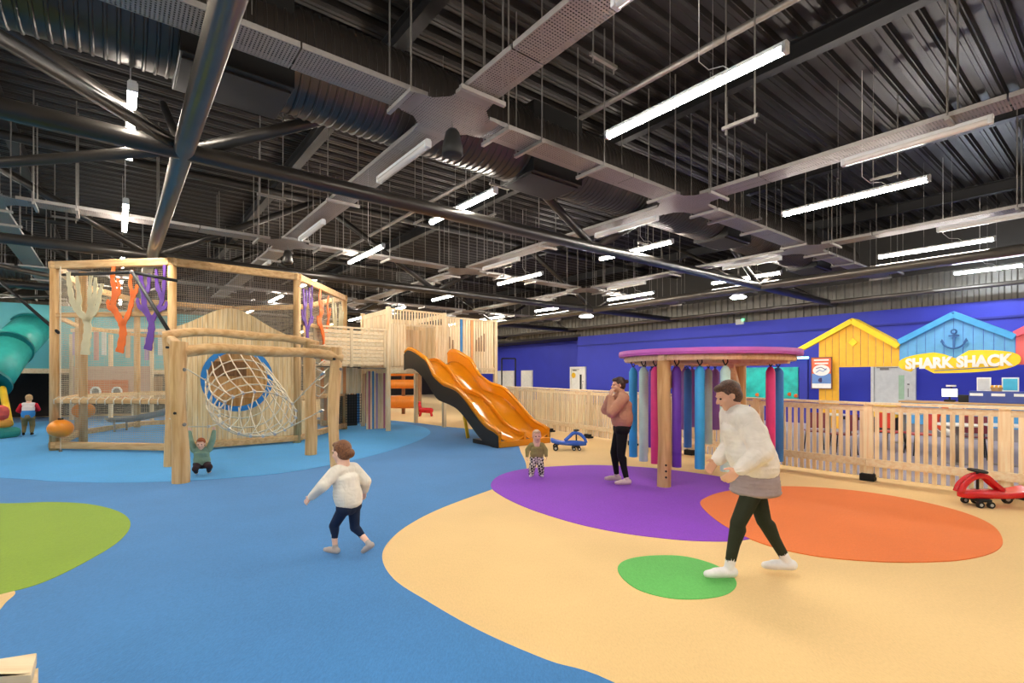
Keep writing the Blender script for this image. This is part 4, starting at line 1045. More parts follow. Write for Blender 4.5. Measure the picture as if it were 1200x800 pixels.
# menu poster on the yellow post
pc = hp(963, 437, VH-0.1)
po = thing('menu_poster', 'framed orange menu poster with a round drink picture on the yellow hut post', 'poster', pc-ZD*0.5)
M['poster_frame'] = plain('dark_frame', '6E3B2A', 0.4); M['poster_or'] = plain('poster_orange', 'E0653A', 0.4); M['poster_bl'] = plain('poster_blue', '5F86C4', 0.4); M['poster_dk'] = plain('poster_dark', '4A3F6E', 0.4)
def pb(x0, x1, z0, z1, th, m, name, r=po, c=pc): return MB().box(c+d*((x0+x1)/2)+ZD*((z0+z1)/2)+nrm*(th/2), (x1-x0, th, z1-z0), (d, nrm, ZD)).build(name, M[m], r)
pb(-.31, .31, -.52, .52, .03, 'poster_frame', 'frame'); pb(-.28, .28, -.02, .49, .035, 'poster_or', 'poster_upper'); pb(-.28, .28, -.34, -.02, .035, 'poster_bl', 'poster_middle'); pb(-.28, .28, -.49, -.34, .035, 'white', 'poster_foot')
pb(-.22, .22, .40, .45, .04, 'white', 'text_line'); pb(-.2, .2, .29, .34, .04, 'white', 'text_line')
MB().lathe([(0.001, 0), (0.25, 0), (0.25, 0.01), (0.001, 0.01)], pc+nrm*0.036+ZD*0.09, 24, (d, ZD*0.72, nrm)).build('round_picture', M['white'], po)
MB().path([pc+nrm*0.05+d*x+ZD*z for x, z in ((-.15, .02), (-.05, .1), (.06, .05), (.16, .15))], 0.012, 6).build('picture_line', M['poster_bl'], po)
MB().path([pc+nrm*0.05+d*x+ZD*z for x, z in ((-.15, .15), (0, .19), (.15, .1))], 0.012, 6).build('picture_line', M['poster_dk'], po)
MB().ball(pc+nrm*0.03-ZD*0.23, (0.11, 0.02, 0.08), 10, 6).build('drink_picture', M['poster_dk'], po)
# counter
M['counter_blue'] = plain('counter_blue', '4C9FDC', 0.45); M['counter_top'] = plain('counter_top', 'C9A06A', 0.4); M['plinth'] = plain('grey_plinth', '8E8A90', 0.6)
cv = 17.85
u0, u1 = uv_at(1056, cv), uv_at(1330, cv)
ct = thing('serving_counter', 'sky blue serving counter under the shop sign', 'counter', W((u0+u1)/2, cv))
n = 12
for i in range(n):
    a = u0+(u1-u0)*i/n; b = u0+(u1-u0)*(i+1)/n
    MB().box(W((a+b)/2, cv, 0.63), (abs(b-a)-0.01, 0.05, 0.6), (UD, VD, ZD)).build('front_panel', M['counter_blue'], ct)
MB().box(W((u0+u1)/2, cv+0.05, 0.17), (abs(u1-u0), 0.05, 0.34), (UD, VD, ZD)).build('plinth', M['plinth'], ct)
MB().box(W((u0+u1)/2, cv+0.3, 0.95), (abs(u1-u0)+0.1, 0.75, 0.05), (UD, VD, ZD)).build('counter_top', M['counter_top'], ct, bevel=0.008)
MB().box(W((u0+u1)/2, cv+0.62, 0.46), (abs(u1-u0), 0.04, 0.92), (UD, VD, ZD)).build('back_panel', M['plinth'], ct)
# yellow side counter near the hut
a = uv_at(1016, cv); b = uv_at(1052, cv)
yc = thing('yellow_cabinet', 'low yellow cabinet beside the serving counter', 'cabinet', W((a+b)/2, cv))
MB().box(W((a+b)/2, cv+0.2, 0.66), (abs(a-b)-0.05, 0.5, 0.38), (UD, VD, ZD)).build('body', M['hut_yellow_r'], yc, bevel=0.01)
MB().box(W((a+b)/2, cv+0.2, 0.86), (abs(a-b)-0.05, 0.5, 0.04), (UD, VD, ZD)).build('top', M['white'], yc)
MB().box(W((a+b)/2, cv+0.2, 0.24), (abs(a-b)-0.1, 0.45, 0.48), (UD, VD, ZD)).build('plinth', M['brown_plate'], yc)
# things on the counter
M['screen_lit'] = emis('screen_lit', (0.75, 0.85, 1.0), 1.6)
def onc(px, name, label, cat, off=0.25): 
    u = uv_at(px, cv+off); return W(u, cv+off, 0.975), thing(name, label, cat, W(u, cv+off, 0.975))
p, t = onc(1113, 'till', 'lit till screen with a white printer on the serving counter', 'till')
MB().box(p+ZD*0.03, (0.22, 0.2, 0.06), (UD, VD, ZD)).build('base', M['black'], t, bevel=0.01); MB().box(p+ZD*0.15, (0.04, 0.04, 0.2), (UD, VD, ZD)).build('stand', M['black'], t)
MB().box(p+ZD*0.25, (0.36, 0.03, 0.25), (UD, VD, ZD)).build('screen_case', M['black'], t, bevel=0.006); MB().box(p+ZD*0.25+nrm*0.018, (0.33, 0.006, 0.22), (UD, VD, ZD)).build('screen', M['screen_lit'], t)
MB().box(p+ZD*0.44+d*0.03, (0.2, 0.12, 0.05), (UD, VD, ZD)).build('customer_display', M['white'], t, bevel=0.008); MB().box(p+ZD*0.39+d*0.03, (0.03, 0.03, 0.06), (UD, VD, ZD)).build('display_stem', M['black'], t)
p, t = onc(1131, 'coffee_grinder', 'small black machine with a pinkish bowl next to the till', 'machine')
MB().box(p+ZD*0.1, (0.26, 0.2, 0.2), (UD, VD, ZD)).build('body', M['black'], t, bevel=0.02); MB().lathe([(0.02, 0), (0.08, 0.02), (0.11, 0.09), (0.1, 0.1)], p+d*0.22, 14).build('bowl', plain('pink_bowl', 'D98A7A', 0.4), t)
M['case_blue'] = plain('dark_blue_case', '3A4C96', 0.4)
p, t = onc(1171, 'display_case', 'dark blue display box with white labels at the end of the counter', 'display case')
MB().box(p+ZD*0.155, (1.15, 0.3, 0.31), (UD, VD, ZD)).build('case', M['case_blue'], t, bevel=0.01)
for q in (-0.42, 0.0, 0.42): MB().box(p+ZD*0.22+d*q+nrm*0.155, (0.26, 0.01, 0.07), (UD, VD, ZD)).build('price_label', M['offwhite'], t)
for px, m_, lab, ww in ((1153, 'offwhite', 'white framed card standing on the display box', 0.28), (1184, 'poster_teal', 'teal framed card standing on the display box', 0.32)):
    M['poster_teal'] = M.get('poster_teal') or plain('teal_card', '3FB4D8', 0.4)
    u = uv_at(px, cv+0.25); p = W(u, cv+0.25, 1.287); t = thing('framed_card', lab, 'sign', p)
    MB().box(p+ZD*0.18, (ww, 0.03, 0.36), (UD, VD, ZD)).build('frame', M['offwhite'], t, bevel=0.005); MB().box(p+ZD*0.18+nrm*0.018, (ww-0.05, 0.008, 0.3), (UD, VD, ZD)).build('card', M[m_] if m_ != 'offwhite' else M['housing'], t)
u = uv_at(1168, cv+0.25); p = W(u, cv+0.25, 1.287); t = thing('snack_basket', 'small basket of wrapped snacks between the two framed cards', 'basket', p)
MB().lathe([(0.001, 0), (0.1, 0), (0.13, 0.1), (0.12, 0.1), (0.09, 0.01)], p, 12).build('basket', M['counter_top'], t)
for k in range(5): MB().ball(p+ZD*0.12+d*(0.04*(k-2))+VD*(0.02*(k % 2)), (0.045, 0.03, 0.04), 8, 5).build('snack', M['offwhite'] if k % 2 else M['hut_yellow'], t)
# life ring on the counter front
lc = hp(1116, 492, cv-0.09); t = thing('life_ring', 'orange and white life ring mounted on the blue counter front', 'life ring', lc-ZD*0.4)
M['ring_orange'] = plain('life_ring_orange', 'E2502A', 0.45)
for k in range(8):
    a0 = k*PI/4+0.2; w_ = k % 2
    pts = [lc+d*(math.cos(a0+j*PI/4/6)*0.33)+ZD*(math.sin(a0+j*PI/4/6)*0.33) for j in range(7)]
    MB().path(pts, 0.066 if w_ else 0.063, 12).build('ring_band' if w_ else 'ring_body', M['white'] if w_ and k in (1, 5) else M['ring_orange'], t, smooth=True)
MB().path([lc+d*(math.cos(2*PI*k/24)*0.42)+ZD*(math.sin(2*PI*k/24)*0.42) for k in range(24)], 0.01, 5, closed=True).build('grab_line', M['white'], t)

# cafe chairs and tables
M['chair_red'] = plain('red_plastic', 'D6402C', 0.35); M['chair_dark'] = plain('dark_red_chair', '7A2A38', 0.5)
def cafe_chair(p, rz, m, label):
    r = thing('cafe_chair', label, 'chair', p, rz, None)
    MB().box((0, 0, 0.45), (0.42, 0.42, 0.03)).build('seat', M[m], r, local=True, bevel=0.012)
    MB().box((-0.2, 0, 0.7), (0.03, 0.4, 0.34)).build('backrest', M[m], r, local=True, bevel=0.012)
    for a in (-1, 1):
        for b in (-1, 1): MB().tube((a*0.16, b*0.16, 0.44), (a*0.21, b*0.2, 0), 0.013, n=6).build('leg', M['black'], r, local=True)
        MB().tube((-0.19, a*0.15, 0.45), (-0.2, a*0.15, 0.6), 0.012, n=6).build('back_post', M['black'], r, local=True)
    return r
def cafe_table(p, label):
    r = thing('cafe_table', label, 'table', p)
    MB().lathe([(0.001, 0.76), (0.35, 0.76), (0.36, 0.75), (0.35, 0.73), (0.001, 0.73)], p, 24).build('table_top', M['white'], r)
    MB().tube(p+ZD*0.02, p+ZD*0.73, 0.03, n=10).build('pedestal', M['galv'], r, smooth=True)
    MB().lathe([(0.001, 0.03), (0.22, 0.015), (0.24, 0.0)], p, 18).build('foot', M['galv'], r)
    return r
ch = [((988, 533), 2.2, 'chair_dark', 'dark red cafe chair just behind the slatted fence post'), ((1044, 529), 0.4, 'chair_red', 'bright red cafe chair in front of the yellow cabinet'), ((1078, 533), 2.9, 'chair_red', 'bright red cafe chair turned towards the life ring'), ((956, 528), 1.2, 'chair_dark', 'dark red cafe chair below the menu poster'), ((1140, 537), 0.9, 'chair_dark', 'dark red cafe chair in front of the serving counter')]
for (px, py), rz, m_, lab in ch: cafe_chair(FP(px, py), rz, m_, lab)
for (px, py), lab in (((972, 521), 'round white cafe table by the menu poster post'), ((1060, 519), 'round white cafe table between the two bright red chairs'), ((1122, 543), 'round white cafe table below the life ring'), ((1182, 545), 'round white cafe table nearest the pink hut')): cafe_table(FP(px, py), lab)
# teal mural panel left of the huts, exit light
M['teal_mural'] = plain('teal_sea_mural', '0FA79C', 0.35, 0, 0.35, 3)
a = uv_at(870, 19.4); b = uv_at(944, 19.4)
mu = thing('sea_mural', 'teal sea picture panel left of the yellow hut', 'mural', W((a+b)/2, 19.4, 0))
MB().box(W((a+b)/2, 19.5, 1.15), (abs(a-b)+0.1, 0.12, 2.3), (UD, VD, ZD)).build('backing_wall', M['wall_blue_dark'], mu)
MB().box(W((a+b)/2+0.1, 19.42, 1.45), (abs(a-b)-0.3, 0.05, 1.15), (UD, VD, ZD)).build('picture', M['teal_mural'], mu)
for k, q in enumerate((0.1, 0.32, 0.6, 1.1, 1.5)):
    MB().ball(W(b+0.2+q, 19.38, 0.98+0.05*(k % 2)), (0.1, 0.02, 0.07), 8, 5).build('coral_shape', M['coral_orange'], mu)
MB().box(W(uv_at(930, 19.2), 19.3, 2.35), (0.9, 0.1, 0.07), (UD, VD, ZD)).build('strip_light', emis('green_strip', (0.4, 1.0, 0.8), 3), mu)
ex = hp(867, 377, WR-0.06); t = thing('exit_sign', 'small white emergency sign box with a green light high on the blue wall', 'sign', ex-ZD*0.15)
MB().box(ex, (0.36, 0.09, 0.24), (UD, VD, ZD)).build('sign_case', M['white'], t, bevel=0.01); MB().box(ex+d*0.17+ZD*0.08+nrm*0.055, (0.12, 0.02, 0.1), (UD, VD, ZD)).build('green_light', emis('green_lamp', (0.05, 0.9, 0.35), 2.5), t)
# wall plates on the far darkened return, black goal frames by the far doors
for px, py, l in ((648, 420, 'upper'), (647, 434, 'lower')):
    p = DP(px, py, 30); t = MB().box(W(22.35, 23.2, 2.6 if l == 'upper' else 2.05), (0.05, 0.3, 0.16), (UD, VD, ZD)).build('wall_plate', M['white']); tag(t, '%s white box on the darkened blue wall by the door recess' % l, 'switch box')
gf = thing('goal_frame', 'black metal frame with crossbar before the far doors', 'frame', DP(596, 442, 24)*1.0); gf.location.z = 0
g0, g1 = DP(588, 442, 24), DP(604, 442, 24)
for g in (g0, g1): MB().tube((g.x, g.y, 0), (g.x, g.y, 2.55), 0.035, n=8).build('upright', M['black'], gf)
MB().tube((g0.x, g0.y, 2.55), (g1.x, g1.y, 2.55), 0.035, n=8).build('crossbar', M['black'], gf)

# ---------------------------------------------------------------- purple canopy with hanging tubes
cc = Vector((3.25, 8.42, 0)); CR = 1.42
CN = thing('round_canopy', 'round purple canopy on timber posts with cross beams', 'canopy', cc)
M['canopy'] = plain('purple_canopy_edge', 'C060BC', 0.4); 
MB().lathe([(0.001, 1.99), (CR, 1.99), (CR+0.01, 2.03), (CR, 2.08), (0.001, 2.10)], cc, 64).build('canopy_disc', M['canopy'], CN)
pA, pB_ = FP(778, 570), Vector((4.25, 9.35, 0))
for p in (pA, pB_):
    sm(MB().path([p, p+ZD*0.7+Vector((.015, 0, 0)), p+ZD*1.4, p+ZD*1.9], [0.105, 0.1, 0.1, 0.105], 12).build('post', M['log'], CN))
for k in range(3): MB().tube(pA+Vector((0.0, -0.11, 0.16+0.09*k)), pA+Vector((0.0, -0.095, 0.16+0.09*k)), 0.016, n=8).build('bolt', M['black'], CN)
dAB = (pB_-pA).normalized(); pr = Vector((-dAB.y, dAB.x, 0))
MB().bar(pA-dAB*0.08+ZD*1.92, pB_+dAB*0.08+ZD*1.92, 0.12, 0.14).build('cross_beam', M['timber_h'], CN, bevel=0.01)
for t_, l_ in ((0.15, 0.75), (0.5, 1.3), (0.85, 0.75)):
    q = pA.lerp(pB_, t_)+ZD*1.92; MB().bar(q-pr*l_, q+pr*l_, 0.1, 0.13).build('cross_beam', M['timber_h'], CN, bevel=0.01)
MB().bar(pB_+Vector((-0.1, -0.1, 1.45)), pB_+Vector((-0.5, -0.75, 1.86)), 0.1, 0.12).build('corner_brace', M['timber_h'], CN)
MB().bar(pA+dAB*0.08+ZD*1.5, pA+dAB*0.5+ZD*1.86, 0.09, 0.1).build('corner_brace', M['timber_h'], CN)
ring = [cc+Vector((math.cos(2*PI*k/40), math.sin(2*PI*k/40), 0))*(CR-0.12)+ZD*1.945 for k in range(40)]
for k in range(0, 40, 5): MB().path(ring[k:k+6] if k < 35 else ring[35:]+ring[:1], 0.045, 6).build('curved_beam', M['timber'], CN)
cols_ = {'blue': '3AA6E6', 'pale': 'C4E6E0', 'pink': 'F04892', 'purple': '6636AC', 'dull purple': '9264B4', 'deep blue': '3A7CC8'}
for k, h in cols_.items(): M['tube_'+k] = plain('tube_'+k.replace(' ', '_'), h, 0.42, spec=0.4)
def foam(px, D_, ybot, col, label, r=0.07, ztop=1.80):
    zb = EYE+(HZ-ybot)*D_/FL; x = (px-600)/FL*D_; p = Vector((x, D_, 0)); rel = p-cc; rel.z = 0
    if rel.length > CR-0.1: p = cc+rel.normalized()*(CR-0.1)
    t = thing('hanging_tube', label, 'foam tube', p+ZD*zb)
    MB().lathe([(0.001, zb), (r*0.97, zb), (r, zb+0.02), (r, ztop-0.06), (r*0.6, ztop), (r*0.2, ztop+0.02), (0.001, ztop+0.02)], p, 16).build('foam_tube', M['tube_'+col], t, smooth=True)
    sm(t.children[0], 50)
    MB().path([p+ZD*(ztop+0.02), p+Vector((0.035, 0, ztop+0.07)), p+Vector((0.03, 0, ztop+0.13)), p+Vector((-0.02, 0, ztop+0.14)), p+Vector((-0.035, 0, ztop+0.09)), p+ZD*(ztop+0.02)], 0.009, 6).build('hook', M['black'], t)
    return t
foam(742, 8.5, 535, 'blue', 'bright blue foam tube, first beside the standing woman'); foam(754, 8.1, 540, 'pale', 'pale mint foam tube between the bright blue and pink ones')
foam(768, 7.9, 543, 'pink', 'hot pink foam tube just before the near canopy post'); foam(764, 9.4, 524, 'purple', 'purple foam tube hanging behind the hot pink one')
foam(793, 7.56, 547, 'purple', 'deep purple foam tube just past the near canopy post'); foam(820, 7.3, 549, 'blue', 'bright blue foam tube in the middle of the canopy front')
foam(850, 7.2, 552, 'pale', 'pale mint foam tube just before the walking woman'); foam(903, 8.0, 545, 'pink', 'hot pink foam tube behind the walking woman')
foam(914, 8.6, 540, 'deep blue', 'darker blue foam tube nearest the huts', r=0.085)
foam(803, 9.5, 503, 'dull purple', 'shorter dull purple foam tube at the canopy back left of centre', r=0.08); foam(811, 9.65, 500, 'dull purple', 'shorter dull purple foam tube second at the canopy back', r=0.07)
foam(806, 9.2, 524, 'deep blue', 'long darker blue foam tube between the dull purple ones'); foam(838, 9.6, 503, 'dull purple', 'shorter dull purple foam tube third at the canopy back', r=0.085)
foam(830, 9.3, 520, 'pale', 'pale mint foam tube at the canopy back')
foam(755, 9.0, 530, 'pale', 'pale mint foam tube half hidden behind the front mint one')

# ---------------------------------------------------------------- ride-on swing cars
def swing_car(p, rz, col, label):
    r = thing('swing_car', label, 'ride-on car', p, rz)
    secs = [(-0.38, 0.27, 0.235, 0.05), (-0.36, 0.275, 0.2, 0.12), (-0.25, 0.235, 0.17, 0.155), (-0.1, 0.205, 0.15, 0.15), (0.05, 0.2, 0.14, 0.12), (0.18, 0.2, 0.13, 0.10), (0.3, 0.195, 0.13, 0.085), (0.4, 0.18, 0.14, 0.05), (0.43, 0.165, 0.15, 0.015)]
    mb = MB(); n = 14; vs = []; fs = []
    for x, zt, zb, hw in secs:
        zt += 0.015; zb -= 0.035
        for k in range(n):
            a = 2*PI*k/n; ca, sa = math.cos(a), math.sin(a); vs.append(Vector((x, hw*math.copysign(abs(ca)**0.6, ca), (zt+zb)/2+(zt-zb)/2*math.copysign(abs(sa)**0.6, sa)-(0.03*(1-(ca*ca)) if sa > 0 and x < 0.02 else 0))))
    for i in range(len(secs)-1):
        for k in range(n): fs.append((i*n+k, i*n+(k+1) % n, (i+1)*n+(k+1) % n, (i+1)*n+k))
    fs += [tuple(range(n)), tuple(len(vs)-n+k for k in range(n))]
    mb.add(vs, fs).build('body', M[col], r, smooth=True, local=True)
    arc = catmull([Vector(q) for q in ((0.42, 0, 0.17), (0.38, 0, 0.27), (0.27, 0, 0.37), (0.14, 0, 0.385), (0.04, 0, 0.30), (-0.06, 0, 0.21))], 4, False)
    for s in (-1, 1): MB().path([q+Vector((0, s*0.045, 0)) for q in arc], [0.034]*len(arc), 8).build('arch', M[col], r, smooth=True, local=True)
    MB().tube((0.2, 0, 0.15), (0.2, 0, 0.44), 0.016, n=8).build('steering_column', M['black'], r, local=True)
    MB().path([Vector((0.2+0.055*math.cos(2*PI*k/20), 0.14*math.sin(2*PI*k/20), 0.45)) for k in range(20)], 0.014, 6, closed=True).build('steering_wheel', M['black'], r, smooth=True, local=True)
    MB().bar((0.2, -0.13, 0.45), (0.2, 0.13, 0.45), 0.03, 0.015).build('wheel_spoke', M['black'], r, local=True)
    MB().box((0.2, 0, 0.09), (0.16, 0.26, 0.04)).build('front_axle', M['black'], r, local=True, bevel=0.01)
    MB().box((0.2, 0, 0.125), (0.06, 0.06, 0.06)).build('swivel', M['black'], r, local=True)
    MB().bar((-0.26, -0.17, 0.12), (-0.26, 0.17, 0.12), 0.03, 0.03).build('rear_axle', M['black'], r, local=True)
    MB().box((-0.24, 0, 0.15), (0.1, 0.14, 0.07)).build('rear_bracket', M['black'], r, local=True)
    for x, y, rr in ((0.14, 0.13, 0.042), (0.26, 0.13, 0.042), (0.14, -0.13, 0.042), (0.26, -0.13, 0.042), (-0.27, 0.18, 0.06), (-0.27, -0.18, 0.06)):
        w_ = MB().tube((x, y-0.02, rr), (x, y+0.02, rr), rr, n=20).build('wheel', M['black'], r, local=True, bevel=0.005)
        MB().tube((x, y-0.024, rr), (x, y+0.024, rr), rr*0.45, n=12).build('hub_cap', M['housing'], w_, local=True)
    return r
M['car_blue'] = plain('blue_glossy_plastic', '3A6CE0', 0.25, spec=0.6); M['car_red'] = plain('red_glossy_plastic', 'D8242C', 0.22, spec=0.6)
swing_car(FP(665, 527), math.radians(-4), 'car_blue', 'blue ride-on swing car on the sand turf near the toddler')
c = FP(1166, 593); swing_car(Vector((c.x, c.y, 0)), math.radians(172), 'car_red', 'red ride-on swing car beside the slatted fence')
# red toy under the tower
p = FP(499, 487.5); t = thing('ride_on_toy', 'small red ride-on toy under the timber tower', 'ride-on toy', p)
mb = MB(); mb.cone(p+Vector((-0.2, 0, 0.26)), p+Vector((0.2, 0, 0.24)), 0.11, 0.12); mb.cone(p+Vector((-0.22, 0, 0.28)), p+Vector((-0.28, 0, 0.55)), 0.08, 0.06); mb.cone(p+Vector((-0.28, 0, 0.56)), p+Vector((-0.4, 0, 0.5)), 0.08, 0.05); mb.build('body', M['car_red'], t, smooth=True)
for x in (-0.2, 0.2):
    for y in (-0.1, 0.1): MB().tube(p+Vector((x, y, 0.2)), p+Vector((x*1.3, y, 0.0)), 0.035, n=8).build('leg', M['car_red'], t)
MB().tube(p+Vector((-0.29, -0.15, 0.58)), p+Vector((-0.29, 0.15, 0.58)), 0.02, n=6).build('handle', M['black'], t)
# orange rollers behind the tower
q0, q1 = DP(449, 442, 22.3), DP(492, 442, 22.3); t = thing('roller_mangle', 'timber frame with fat orange foam rollers seen under the tower', 'foam rollers', Vector(((q0.x+q1.x)/2, 22.3, 0)))
M['roller'] = plain('orange_foam', 'E88A2A', 0.45); 
for z, rr in ((0.55, 0.28), (1.35, 0.2), (1.85, 0.14)):
    rl = MB().tube((q0.x+0.08, 22.3, z), (q1.x-0.08, 22.3, z), rr, n=18).build('roller', M['roller'], t, smooth=False); sm(rl)
for x in (q0.x, q1.x, (q0.x+q1.x)/2):
    MB().box((x, 22.3+(0.4 if x == (q0.x+q1.x)/2 else 0), 1.1), (0.14, 0.14, 2.2)).build('post', M['brown_board'], t)
MB().bar((q0.x-0.2, 21.4, 2.15), (q1.x+0.2, 21.4, 2.15), 0.1, 0.16).build('top_beam', M['stripe_blue'], t)
# small wooden block corner at the near edge
tb = thing('timber_planter', 'corner of a pale timber box at the near edge of the blue turf', 'timber box', Vector((-2.25, 2.1, 0)))
MB().prism([(-2.055, 2.17), (-1.925, 2.01), (-2.02, 2.0), (-2.6, 2.02), (-2.75, 1.9)], (0, 0, 0.41), Vector((1, 0, 0)), Vector((0, 1, 0)), (0, 0, 0.05)).build('top_board', M['timber_h'], tb, bevel=0.004)
MB().bar((-1.95, 2.03, 0.2), (-2.75, 2.0, 0.2), 0.03, 0.4).build('side_board', M['timber_h'], tb)
MB().bar((-1.945, 2.03, 0.2), (-2.05, 2.15, 0.2), 0.03, 0.4).build('end_board', M['timber_h'], tb)
MB().bar((-2.06, 2.15, 0.2), (-2.75, 1.9, 0.2), 0.03, 0.4).build('side_board', M['timber_h'], tb)
# soft rocker at the left edge
p = FP(-5, 513); t = thing('soft_rocker', 'red and teal padded rocker beside the blond boy', 'soft toy', p)
M['soft_red'] = plain('soft_red', 'E05A50', 0.6); M['soft_teal'] = plain('soft_teal', '2E9C90', 0.6); M['soft_yel'] = plain('soft_yellow', 'EBA848', 0.6)
MB().box(p+ZD*0.14, (0.9, 0.6, 0.28)).build('base_pad', M['soft_teal'], t, bevel=0.1); MB().box(p+ZD*0.38+Vector((-0.1, 0, 0)), (0.7, 0.5, 0.22)).build('seat_pad', M['soft_yel'], t, bevel=0.07)
MB().box(p+ZD*0.68+Vector((-0.1, 0, 0)), (0.72, 0.42, 0.44)).build('body_pad', M['soft_red'], t, bevel=0.16)
# ---------------------------------------------------------------- people
def fused(mb, name, m, parent, vox, smooth_it=3, fac=0.5):
    """one continuous surface grown over overlapping round shapes"""
    me = bpy.data.meshes.new(name); me.from_pydata([tuple(p) for p in mb.v], [], mb.f)
    t = bpy.data.objects.new('tmp', me); C.objects.link(t)
    md = t.modifiers.new('r', 'REMESH'); md.mode = 'VOXEL'; md.voxel_size = vox
    s_ = t.modifiers.new('s', 'SMOOTH'); s_.factor = fac; s_.iterations = smooth_it
    bpy.context.view_layer.update()
    out_ = bpy.data.meshes.new_from_object(t.evaluated_get(bpy.context.evaluated_depsgraph_get())); bpy.data.objects.remove(t)
    out_.materials.clear(); out_.materials.append(m)
    for p in out_.polygons: p.use_smooth = True
    o = bpy.data.objects.new(name, out_); C.objects.link(o); o.parent = parent
    return o
def V3(*a): return Vector(a)
def hand(mb, wr, dr, palm, L, side, curl=0.35):
    """palm, four unequal bent fingers and a thumb. dr: direction of the fingers, palm: palm normal, side: where the thumb is"""
    dr = dr.normalized(); palm = (palm-dr*palm.dot(dr)).normalized(); sd = dr.cross(palm).normalized()
    if sd.dot(side) < 0: sd = -sd
    r = L*0.052
    mb.cone(wr, wr+dr*L*0.2, L*0.13, L*0.12, 10, 4)
    for k in range(4):
        y = (1.5-k)*L*0.115
        mb.cone(wr+dr*L*0.12+sd*y*0.6, wr+dr*L*0.48+sd*y, r*1.5, r*1.25, 8, 3)
        ln = L*(0.44, 0.5, 0.46, 0.36)[k]; a = curl
        p = wr+dr*L*0.48+sd*y
        for q in range(3):
            a2 = a*(q+0.6); dd = dr*math.cos(a2)+palm*math.sin(a2); l = ln*(0.42, 0.32, 0.26)[q]
            mb.cone(p, p+dd*l, r*(1.15-0.1*q), r*(1.05-0.12*q), 8, 3); p = p+dd*l
    p = wr+dr*L*0.15+sd*L*0.12
    t1 = (dr*0.6+sd*0.8+palm*0.25).normalized(); mb.cone(p, p+t1*L*0.24, r*1.5, r*1.2, 8, 3); p = p+t1*L*0.24
    t2 = (dr*0.9+sd*0.35+palm*0.3).normalized(); mb.cone(p, p+t2*L*0.2, r*1.15, r*0.95, 8, 3)
SKIN = plain('skin', 'E2AE92', 0.5, 0, 0.04, 8); SKIN_P = plain('fair_skin', 'EDC0A8', 0.5, 0, 0.04, 8)
EYE_M = plain('eye_dark', '2A2422', 0.2); LIP = plain('lip', 'B8625A', 0.5)
